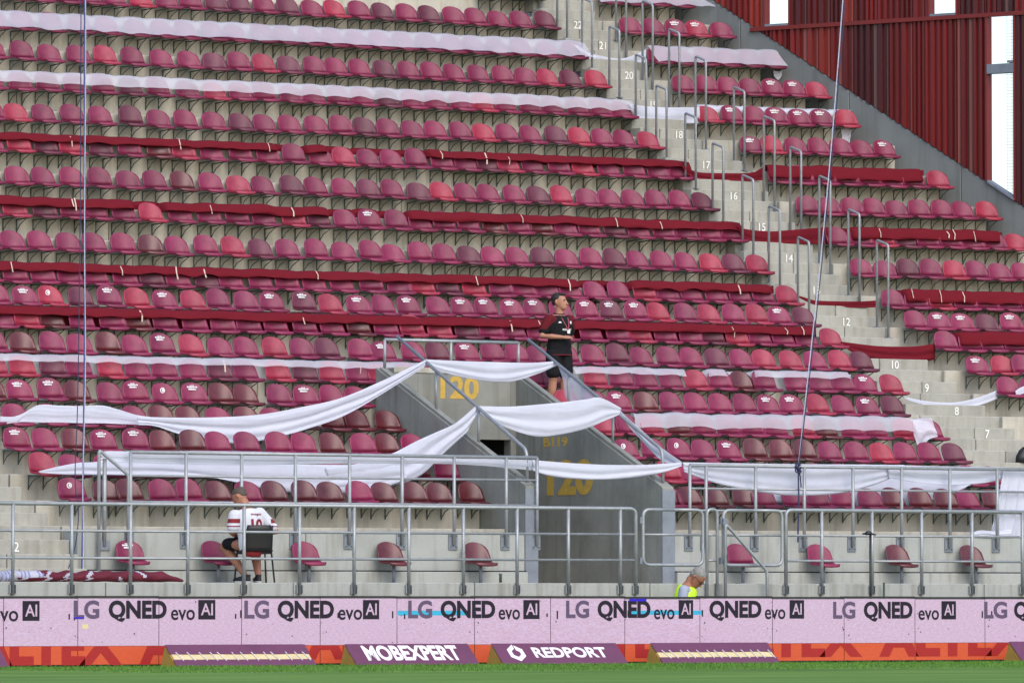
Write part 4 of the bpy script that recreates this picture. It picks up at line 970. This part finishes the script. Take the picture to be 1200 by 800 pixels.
def head_parts(m, M4):
    stack(m, [(0, -.062, 1.567, .022, .028), (0, -.052, 1.58, .042, .05), (0, -.036, 1.605, .056, .072), (0, -.018, 1.64, .066, .090), (0, -.008, 1.68, .072, .098), (0, 0, 1.725, .075, .100), (0, .004, 1.765, .068, .090), (0, .006, 1.795, .045, .062), (0, .006, 1.81, .018, .025)], 18, M4)
    m_ = m
    limb2 = lambda pts, rads: limb(m_, [M4 @ Vector(p) for p in pts], rads, 8)
    limb2([(0, -.100, 1.70), (0, -.116, 1.665), (0, -.124, 1.652)], [.010, .013, .014])           # nose
    limb2([(-.035, -.088, 1.707), (0, -.098, 1.71), (.035, -.088, 1.707)], [.010, .010, .010])     # brow
    limb2([(-.018, -.094, 1.617), (0, -.101, 1.619), (.018, -.094, 1.617)], [.008, .009, .008])    # lips
    limb2([(0, -.078, 1.578), (0, -.084, 1.584)], [.018, .016])                                   # chin
    for sx in (-1, 1):
        limb2([(sx * .072, .012, 1.66), (sx * .080, .018, 1.685), (sx * .077, .012, 1.705)], [.010, .014, .011])
def eyes(parent, M4):
    for sx in (-1, 1):
        m = MB(); ball(m, (sx * .031, -.0885, 1.688), (.011, .008, .006), M4, 8); m.build('eye', EYE, parent, smooth=True)
        m = MB(); m.tube([M4 @ Vector((sx * .016, -.102, 1.708)), M4 @ Vector((sx * .034, -.099, 1.713)), M4 @ Vector((sx * .05, -.087, 1.706))], .0045, 5); m.build('eyebrow', HAIRD, parent)
def turn(rz, pitch=0, piv=(0, 0, 1.55), tilt=0):
    T = Matrix.Translation(piv); return T @ Matrix.Rotation(rz, 4, 'Z') @ Matrix.Rotation(pitch, 4, 'X') @ Matrix.Rotation(tilt, 4, 'Y') @ T.inverted()
def drape(o, fn, txt, mat, name, bold=.03, back=False):
    bvh = BVHTree.FromObject(o, bpy.context.evaluated_depsgraph_get()) if False else BVHTree.FromPolygons([v.co for v in o.data.vertices], [tuple(p.vertices) for p in o.data.polygons])
    sgn = -1 if back else 1
    vs, fs, asp = text_poly(txt, 0, bold); m = MB(); out = []
    for (a, b, c) in vs:
        x, z = fn(a, b); hit = bvh.ray_cast(Vector((x, -1.0 * sgn, z)), Vector((0, sgn, 0)))
        y = hit[0].y if hit[0] else 0; out.append((x, y - .006 * sgn, z))
    m.add(out, fs); return m.build(name, mat, o)
def patch(o, pts, mat, name, back=False):
    bvh = BVHTree.FromPolygons([v.co for v in o.data.vertices], [tuple(p.vertices) for p in o.data.polygons]); sgn = -1 if back else 1
    m = MB(); out = []
    for x, z in pts:
        hit = bvh.ray_cast(Vector((x, -1. * sgn, z)), Vector((0, sgn, 0))); out.append((x, (hit[0].y if hit[0] else 0) - .006 * sgn, z))
    m.add(out, [tuple(range(len(pts)))]); return m.build(name, mat, o)
TORSO = [(0, .01, .86, .12, .09), (0, .01, .90, .165, .115), (0, .01, .98, .168, .12), (0, .005, 1.10, .150, .110), (0, 0, 1.22, .162, .118), (0, 0, 1.34, .178, .124), (0, .005, 1.42, .172, .112), (0, .01, 1.475, .115, .085), (0, .01, 1.51, .062, .062)]
def grow(rings, g, z0=-9, z1=9): return [(x, y, z, a + g, b + g) for x, y, z, a, b in rings if z0 <= z <= z1]
def shoe(parent, p, dirv, nm='shoe', mats=None):
    d = Vector(dirv).normalized(); rz = math.atan2(d.x, -d.y); M4 = Matrix.Translation(p) @ Matrix.Rotation(rz, 4, 'Z')
    m = MB(); stack(m, [(0, -.06, .022, .046, .135), (0, -.06, .045, .046, .135), (0, -.045, .07, .042, .115), (0, .0, .09, .038, .07), (0, .03, .115, .036, .045)], 14, M4); s_ = m.build(nm, SHOE, parent, smooth=True)
    m = MB(); stack(m, [(0, -.06, .0, .047, .138), (0, -.06, .021, .050, .142)], 14, M4); m.build('sole', SOLE, s_)

# --- man standing beside the tunnel
sp = on_y(657, 480, 3.86)
man = empty('person', (sp.x - .02, 3.86, TREAD[9] + .002), R(4)); man.scale = (1.13, 1.12, .98); tag(man, 'man standing beside the tunnel in a black and dark red polo shirt and black shorts', 'person')
hm = turn(R(30), R(-2)) @ Matrix.Translation((0, 0, 1.6)) @ Matrix.Diagonal((1.0, 1.0, 1.10, 1)) @ Matrix.Translation((0, 0, -1.6))
b = MB(); stack(b, TORSO); limb(b, [(0, .012, 1.46), (0, 0, 1.60)], [.062, .056]); head_parts(b, hm)
for sx in (-1, 1):
    limb(b, [(sx * .09, .01, .92), (sx * .10, .0, .50), (sx * .10, .02, .44), (sx * .105, .03, .30), (sx * .105, .035, .09)], [.092, .062, .060, .060, .038])
    limb(b, [(sx * .105, .04, .06), (sx * .11, -.09, .045)], [.036, .030])
el = (-.275, .02, 1.145); wr = (-.075, -.20, 1.125); limb(b, [(-.185, .01, 1.425), (-.235, .02, 1.29), el, (-.20, -.09, 1.14), wr], [.058, .050, .042, .044, .029])
hand(b, wr, (1, -.25, .05), (-.1, -.6, .8), .35, -1)
el2 = (.235, .11, 1.15); wr2 = (.06, .19, 1.0); limb(b, [(.185, .01, 1.425), (.215, .06, 1.29), el2, (.16, .17, 1.07), wr2], [.058, .050, .042, .042, .029])
hand(b, wr2, (-1, .1, -.2), (0, 1, 0), .35, 1)
body = fuse(b, 'body', [SKIN], man, .0075, 4)
eyes(body, hm)
c = MB(); stack(c, [(0, .004, .845, .176, .128)] + grow(TORSO, .020, .87, 1.49))
limb(c, [(-.165, .01, 1.425), (-.225, .02, 1.30), (-.248, .024, 1.225)], [.080, .078, .076]); limb(c, [(.165, .01, 1.425), (.21, .055, 1.30), (.224, .08, 1.225)], [.080, .078, .076])
def polo(p):
    if abs(p.x) > .115 and p.z > 1.25 and (p.z - 1.25) * .9 + abs(p.x) > .26 and not (abs(p.x) > .215 and p.z < 1.255): return 1
    return 0
shirt = fuse(c, 'polo_shirt', [KNIT, SHOLD], man, .009, 5, polo)
m = MB(); m.tube([(math.cos(a) * .190, .006 + math.sin(a) * .141, .852) for a in [i * math.pi / 12 for i in range(25)]], .006, 5); m.build('red_hem', JERR, shirt)
m = MB(); m.tube([(math.cos(a) * .068, .008 + math.sin(a) * .066, 1.505 + .012 * math.sin(a)) for a in [i * math.pi / 10 for i in range(21)]], .014, 6); m.build('collar', KNIT, shirt, smooth=True)
drape(shirt, lambda a, b_: (-.045 + a * .165, 1.235 + b_ * .034), 'MOBEXPERT', M['sticker'], 'chest_lettering')
patch(shirt, [(-.105, 1.355), (-.06, 1.355), (-.07, 1.378), (-.095, 1.378)], M['sticker'], 'maker_mark')
patch(shirt, [(.085, 1.36), (.105, 1.335), (.125, 1.36), (.125, 1.39), (.085, 1.39)], M['sticker'], 'crest')
m = MB(); m.tube([(-.055, -.04, 1.50), (-.04, -.122, 1.42), (.0, -.150, 1.32), (.035, -.155, 1.24)], .007, 5); m.tube([(.055, -.04, 1.50), (.06, -.122, 1.42), (.05, -.150, 1.32), (.035, -.155, 1.24)], .007, 5); m.build('lanyard', LANY, shirt)
m = MB(); m.box(.015, .06, -.168, -.160, 1.19, 1.245); m.build('pass_card', M['sticker'], shirt)
c = MB(); stack(c, grow(TORSO, .014, .86, .99))
for sx in (-1, 1): limb(c, [(sx * .088, .01, .90), (sx * .10, .005, .70), (sx * .105, .0, .56)], [.112, .108, .102])
fuse(c, 'shorts', [KNIT], man, .010, 4)
h = MB(); ball(h, (0, .022, 1.738), (.0815, .099, .086), hm, 16); ball(h, (0, -.050, 1.792), (.060, .052, .026), hm, 12); ball(h, (0, .055, 1.69), (.070, .055, .06), hm, 12)
fuse(h, 'hair', [HAIRD], man, .009, 2)
for sx in (-1, 1):
    shoe(man, (sx * .105, .035, .0), (sx * .15, -1, 0))
    m = MB(); m.tube([(sx * .105, .035, .10), (sx * .105, .033, .19)], .043, 10); m.build('sock', KNIT, man, smooth=True)

# --- man sitting on a chair on the walkway, back to the pitch
cx = x_on_line(298, 1.6, 0, -1.72, 1, 0)
CH = (cx, -1.72, FLOOR + .006); CRZ = math.pi - R(16)
ch = empty('chair', CH, CRZ); tag(ch, 'black metal leg chair on the walkway under the seated man', 'chair')
m = MB(); m.box(-.22, .22, -.22, .22, .425, .465); m.build('seat', M['black'], ch, bevel=.012)
m = MB(); rows = []
for j in range(7):
    z = .44 + j * .061; rows.append([(x, .235 + .04 * (j / 6) + .03 * (1 - (x / .19) ** 2), z) for x in [(-.19 + i * .0475) * (1 if j < 5 else 1 - .06 * (j - 4)) for i in range(9)]])
m.grid(rows); m.build('backrest', M['black'], ch, smooth=True, solid=.022)
for sx in (-1, 1):
    m = MB(); m.tube([(sx * .20, -.20, .43), (sx * .23, -.25, 0)], .013, 8); m.build('leg', M['black'], ch, smooth=True)
    m = MB(); m.tube([(sx * .23, .27, 0), (sx * .20, .20, .43), (sx * .20, .235, .60), (sx * .20, .265, .80)], .013, 8); m.build('leg', M['black'], ch, smooth=True)
m = MB(); m.box(-.20, .20, -.18, .20, .40, .424); m.build('under_frame', M['black'], ch)
jk = MB(); stack(jk, [(.06, .20, .36, .10, .05), (.06, .20, .42, .13, .06), (.06, .20, .50, .11, .05)], 12); o = jk.build('red_bag', REDBAG, None, smooth=True); o.location = CH; o.rotation_euler = (0, 0, CRZ); tag(o, 'dark red cloth bundle on the back of the black chair seat', 'bag')
guy = empty('person', CH, CRZ + R(8)); guy.scale = (1.10, 1.04, .99); tag(guy, 'man sitting on the black chair in a white jersey with number 10, back turned', 'person')
DZ_ = -.43                                        # the seated torso is the standing one lowered to the seat
lean = Matrix.Translation((.03, .05, DZ_)) @ Matrix.Translation((0, 0, .9)) @ Matrix.Rotation(R(12), 4, 'X') @ Matrix.Rotation(R(6), 4, 'Y') @ Matrix.Translation((0, 0, -.9))
hm = lean @ turn(R(34), R(22)) @ Matrix.Translation((0, 0, 1.6)) @ Matrix.Scale(1.06, 4) @ Matrix.Translation((0, 0, -1.6))
b = MB(); stack(b, TORSO, 16, lean); limb(b, [lean @ Vector((0, .012, 1.46)), lean @ Vector((0, -.01, 1.60))], [.068, .062]); head_parts(b, hm)
for sx, kx, ax, ay in ((-1, -.14, -.10, -.12), (1, .26, .06, -.16)):
    limb(b, [(sx * .09, .05, .53), (kx, -.36, .55), (kx, -.40, .52), ((kx + ax) / 2, (ay - .38) / 2, .31), (ax, ay, .09)], [.098, .068, .064, .062, .040]); limb(b, [(ax, ay + .01, .06), (ax + .01, ay - .12, .045)], [.036, .03])
for sx, wx, wy, wz in ((-1, -.06, -.34, .68), (1, .13, -.30, .66)):
    s0 = lean @ Vector((sx * .185, .01, 1.42)); e0 = Vector((sx * .30, -.02, .73)); w0 = Vector((wx, wy, wz))
    limb(b, [s0, s0.lerp(e0, .5), e0, e0.lerp(w0, .5), w0], [.062, .054, .046, .048, .030]); hand(b, w0, (-sx * .5, -.8, -.1), (0, 0, 1), .3, sx)
body = fuse(b, 'body', [SKIN2], guy, .0075, 4); eyes(body, hm)
c = MB(); stack(c, grow(TORSO, .024, .87, 1.49), 16, lean)
slv = []
for sx in (-1, 1):
    s0 = lean @ Vector((sx * .165, .01, 1.42)); e0 = Vector((sx * .30, -.02, .73)); limb(c, [s0, s0.lerp(e0, .45), s0.lerp(e0, .80)], [.086, .082, .078])
jersey = fuse(c, 'jersey', [JERW, JERR], guy, .009, 5, lambda p: 1 if (abs(p.x) > .215 and (.845 < p.z < .905 or .79 < p.z < .805)) or (abs(p.x) > .15 and p.z > 1.035) else 0)
drape(jersey, lambda a, b_: (.085 - a * .17, .735 + b_ * .17), '10', JERR, 'jersey_number', .04, True)
drape(jersey, lambda a, b_: (.080 - a * .16, .945 + b_ * .036), 'mogos', JERR, 'jersey_name', .02, True)
m = MB(); m.tube([lean @ Vector((math.cos(a) * .075, .01 + math.sin(a) * .072, 1.505)) for a in [i * math.pi / 10 for i in range(21)]], .010, 6); m.build('collar', JERR, jersey)
c = MB(); stack(c, grow(TORSO, .016, .86, .99), 16, lean)
for sx, kx in ((-1, -.14), (1, .26)): limb(c, [(sx * .09, .05, .53), (sx * .12, -.12, .54), (kx * .97, -.30, .55)], [.118, .108, .088])
fuse(c, 'shorts', [KNIT], guy, .010, 4)
h = MB(); ball(h, (0, .016, 1.742), (.0785, .1015, .078), hm, 16); ball(h, (0, .058, 1.695), (.060, .046, .05), hm, 12); fuse(h, 'hair', [HAIRB], guy, .008, 2)
shoe(guy, (-.10, -.12, 0), (-.15, -1, 0)); shoe(guy, (.06, -.16, 0), (.75, -1, 0))

# --- steward bent over behind the screen
sx_ = x_on_line(793, 1.2, 0, -3.30, 1, 0); SL = (sx_, -3.30, .0); SRZ = R(44)
st = empty('stool', SL, SRZ); tag(st, 'low stool under the steward, hidden behind the screen', 'stool')
m = MB(); m.box(-.19, .19, -.17, .19, .40, .44); m.build('seat', M['black'], st, bevel=.012)
for a in (-1, 1):
    for b_ in (-1, 1): m = MB(); m.tube([(a * .15, b_ * .14, .40), (a * .18, b_ * .17, 0)], .014, 8); m.build('leg', M['galvd'], st)
stw = empty('person', SL, SRZ); tag(stw, 'grey-haired steward in a fluorescent yellow vest, head bowed behind the screen', 'person')
lean = Matrix.Translation((0, -.03, -.355)) @ Matrix.Translation((0, 0, .9)) @ Matrix.Rotation(R(14), 4, 'X') @ Matrix.Translation((0, 0, -.9))
hm = lean @ turn(R(-6), R(38), (0, 0, 1.50)) @ Matrix.Translation((0, 0, 1.55)) @ Matrix.Scale(1.14, 4) @ Matrix.Translation((0, 0, -1.59))
b = MB(); stack(b, TORSO, 16, lean); limb(b, [lean @ Vector((0, .012, 1.46)), lean @ Vector((0, -.02, 1.59))], [.066, .062]); head_parts(b, hm)
for s1 in (-1, 1):
    limb(b, [(s1 * .09, .03, .50), (s1 * .14, -.40, .50), (s1 * .14, -.43, .46), (s1 * .13, -.40, .28), (s1 * .12, -.36, .09)], [.098, .068, .062, .058, .040]); limb(b, [(s1 * .12, -.35, .06), (s1 * .125, -.47, .045)], [.036, .03])
    s0 = lean @ Vector((s1 * .185, .01, 1.42)); e0 = Vector((s1 * .27, -.12, .70)); w0 = Vector((s1 * .07, -.34, .66))
    limb(b, [s0, s0.lerp(e0, .5), e0, e0.lerp(w0, .5), w0], [.060, .052, .044, .044, .030]); hand(b, w0, (-s1 * .4, -.8, .1), (0, 0, 1), .4, s1)
body = fuse(b, 'body', [SKIN2], stw, .0075, 4); eyes(body, hm)
c = MB(); stack(c, grow(TORSO, .018, .87, 1.49), 16, lean)
for s1 in (-1, 1):
    s0 = lean @ Vector((s1 * .175, .01, 1.42)); e0 = Vector((s1 * .27, -.12, .70)); limb(c, [s0, s0.lerp(e0, .5), s0.lerp(e0, .85)], [.076, .070, .064])
fuse(c, 'grey_shirt', [SHIRTG], stw, .010, 5)
c = MB(); stack(c, [(x, y, z, a * (.80 if z > 1.36 else 1.), b_) for x, y, z, a, b_ in grow(TORSO, .040, .87, 1.485)], 16, lean); fuse(c, 'reflective_vest', [VEST], stw, .010, 5)
c = MB(); stack(c, grow(TORSO, .014, .86, .99), 16, lean)
for s1 in (-1, 1): limb(c, [(s1 * .09, .03, .50), (s1 * .14, -.40, .50), (s1 * .135, -.41, .28), (s1 * .12, -.36, .12)], [.112, .082, .074, .066])
fuse(c, 'trousers', [KNIT], stw, .012, 4)
h = MB(); ball(h, (0, .016, 1.738), (.082, .102, .084), hm, 16); ball(h, (0, .058, 1.685), (.070, .052, .06), hm, 12); fuse(h, 'hair', [HAIRG], stw, .008, 2)
m = MB()
for s1 in (-1, 1): m.tube([hm @ Vector((s1 * .033 + .022 * math.cos(a), -.105 - .0 * a, 1.686 + .017 * math.sin(a))) for a in [i * math.pi / 6 for i in range(13)]], .003, 5); m.tube([hm @ Vector((s1 * .055, -.103, 1.69)), hm @ Vector((s1 * .078, .01, 1.695))], .003, 5)
m.build('glasses', M['black'], body)
for s1 in (-1, 1): shoe(stw, (s1 * .12, -.36, 0), (0, -1, 0))

# ------------------------------------------------------------------ ropes, banner roll, camera stand
def rope(pix, Y, r, mat, label, n=40, mat2=None, sway=.0):
    P = crom([tuple(on_y(u, v, Y)) for u, v in pix], n); m = MB(); m.tube(P, r, 6); o = m.build('hanging_rope', mat, None, smooth=True); tag(o, label, 'rope', 'ropes hanging down over the stand'); return o, P
o, P = rope([(99.5, -30), (99, 150), (99.5, 300), (99, 420), (97.5, 540), (97, 600), (96, 680)], -.88, .013, M['ropeb'], 'blue rope hanging straight down at the left, the thicker of two')
tw = MB(); tw.tube([Vector(p) + Vector((math.sin(i * .05) * .011, -.011, 0)) for i, p in enumerate(crom(P, 300))], .0065, 5); tw.build('pale_strand', M['ropew'], o)
rope([(95, -30), (94.5, 150), (93.5, 300), (91, 470), (88, 560), (92, 600), (88, 640), (78, 672)], -.86, .007, M['ropek'], 'thin dark cord hanging at the left beside the thicker blue rope')
P0 = [(990, -30), (976, 150), (962, 300), (948, 430), (935.5, 546)]
o, P = rope(P0, -.84, .0085, M['ropew'], 'pale rope slanting down to the knot on the right railing')
o2, P2 = rope([(993, -30), (979, 140), (964, 300), (950, 430), (936, 546)], -.86, .0075, M['ropek'], 'dark blue rope slanting beside the pale rope to the right railing')
m = MB(); rr = random.Random(5)
kp = on_y(935.5, 549, -.86)
m.tube(crom([tuple(kp + Vector((rr.uniform(-.05, .05), rr.uniform(-.04, .03), rr.uniform(-.06, .07)))) for _ in range(12)], 60), .012, 6); m.build('knot', M['ropek'], o2, smooth=True)
m = MB(); m.tube([kp, kp + Vector((.03, -.01, -.12)), kp + Vector((.045, -.01, -.28))], .010, 6); m.build('loose_end', M['ropek'], o2)
m = MB(); m.tube([kp, kp + Vector((.0, -.01, -.5)), kp + Vector((-.01, 0, -1.1))], .012, 6); m.build('tail', M['ropek'], o2)
# banner roll on the walkway floor
a = x_on_line(-30, 1.25, 0, -2.40, 1, 0); b = x_on_line(214, 1.25, 0, -2.40, 1, 0)
nz = smooth_noise(77); m = MB(); rows = []; N_ = 120; K_ = 22
for i in range(N_ + 1):
    t = i / N_; x = a + (b - a) * t; rr_ = (.085 + .018 * nz(t * 12)) * (min(1, (1 - t) * 7 + .25)) * (1 if t < .75 else 1 - (t - .75) * .6)
    rows.append([(x, -2.40 + .06 * nz(t * 5) + math.cos(q) * rr_ * 1.3 * (1 + .06 * math.sin(3 * q + t * 60)), FLOOR + .012 + rr_ * .85 + math.sin(q) * rr_ * .85 * (1 + .08 * math.sin(5 * q + t * 40))) for q in [2 * math.pi * j / K_ for j in range(K_ + 1)]])
m.grid(rows); me = m.mesh('banner_roll', [pmat('banner_maroon', srgb(112, 26, 50), .8, .2, 7, .4), pmat('banner_white', srgb(206, 204, 222), .8, .14, 16, .4), pmat('banner_check', srgb(150, 158, 206), .8, .2, 22, .4)], True)
for p in me.polygons:
    t = (p.center.x - a) / (b - a); q = math.atan2(p.center.z - FLOOR - .07, p.center.y + 2.40)
    p.material_index = (2 if int(t * 160) % 3 == 0 else 1) if t < .25 + .02 * q else (1 if (math.sin(t * 62 + q * 2.2) > .8 and t < .55) or abs(t - .74 - .02 * q) < .008 else 0)
tag(link('banner_roll', me), 'rolled maroon and white banner lying along the walkway at the left', 'banner')
# camera stand
tx = x_on_line(1020, 1.5, 0, -3.1, 1, 0); ts = empty('camera_stand', (tx, -3.1, 0)); tag(ts, 'slim black pole stand with a small camera on top, at the right', 'stand')
zt_ = rail_h(624, -3.1)
m = MB(); m.tube([(0, 0, .35), (0, 0, zt_)], .017, 8); m.build('pole', M['black'], ts, smooth=True)
for q in range(3): m = MB(); m.tube([(0, 0, .45), (math.cos(q * 2.1) * .3, math.sin(q * 2.1) * .3, .01)], .012, 6); m.build('leg', M['black'], ts)
m = MB(); stack(m, [(-.03, 0, zt_ - .0, .05, .04), (-.035, 0, zt_ + .03, .065, .05), (-.03, 0, zt_ + .06, .03, .03)], 10); m.build('camera_head', M['black'], ts, smooth=True)
m = MB(); m.tube([(-.02, 0, zt_ + .03), (.08, -.02, zt_ + .005)], .014, 6); m.tube([(-.03, 0, zt_ + .03), (-.12, .02, zt_ + .02)], .017, 6); m.build('arm', M['black'], ts)
m = MB(); m.box(-.014, .014, -.012, .012, 0, .24); o = m.build('steel_stub', M['brk'], None, bevel=.003); p = on_y(1036, 690, -2.86); o.location = (p.x, -2.86, .92); tag(o, 'short dark steel stub on the kerb beside the camera stand', 'stub')
m = MB(); stack(m, [(0, 0, 0, .022, .02), (0, 0, .10, .02, .02), (0, 0, .11, .026, .022), (0, 0, .13, .024, .02)], 10); o = m.build('bottle', M['brk'], None, smooth=True); p = on_y(587, 690, -2.70); o.location = (p.x, -2.69, FLOOR + .006 - .006 + .01); tag(o, 'small dark bottle on the kerb left of the tunnel', 'bottle')
m = MB(); stack(m, [(0, 0, 0, .16, .10), (.02, 0, .10, .17, .10), (.05, .02, .20, .12, .08), (.05, .02, .25, .05, .05)], 14); o = m.build('dark_bag', M['black'], None, smooth=True); p = on_y(1199, 505, 2.2); yb = 2.2; o.location = (p.x + .02, yb, stair_height(MST, yb) + .005); tag(o, 'black bag on the stairs at the right edge beside number seven', 'bag')
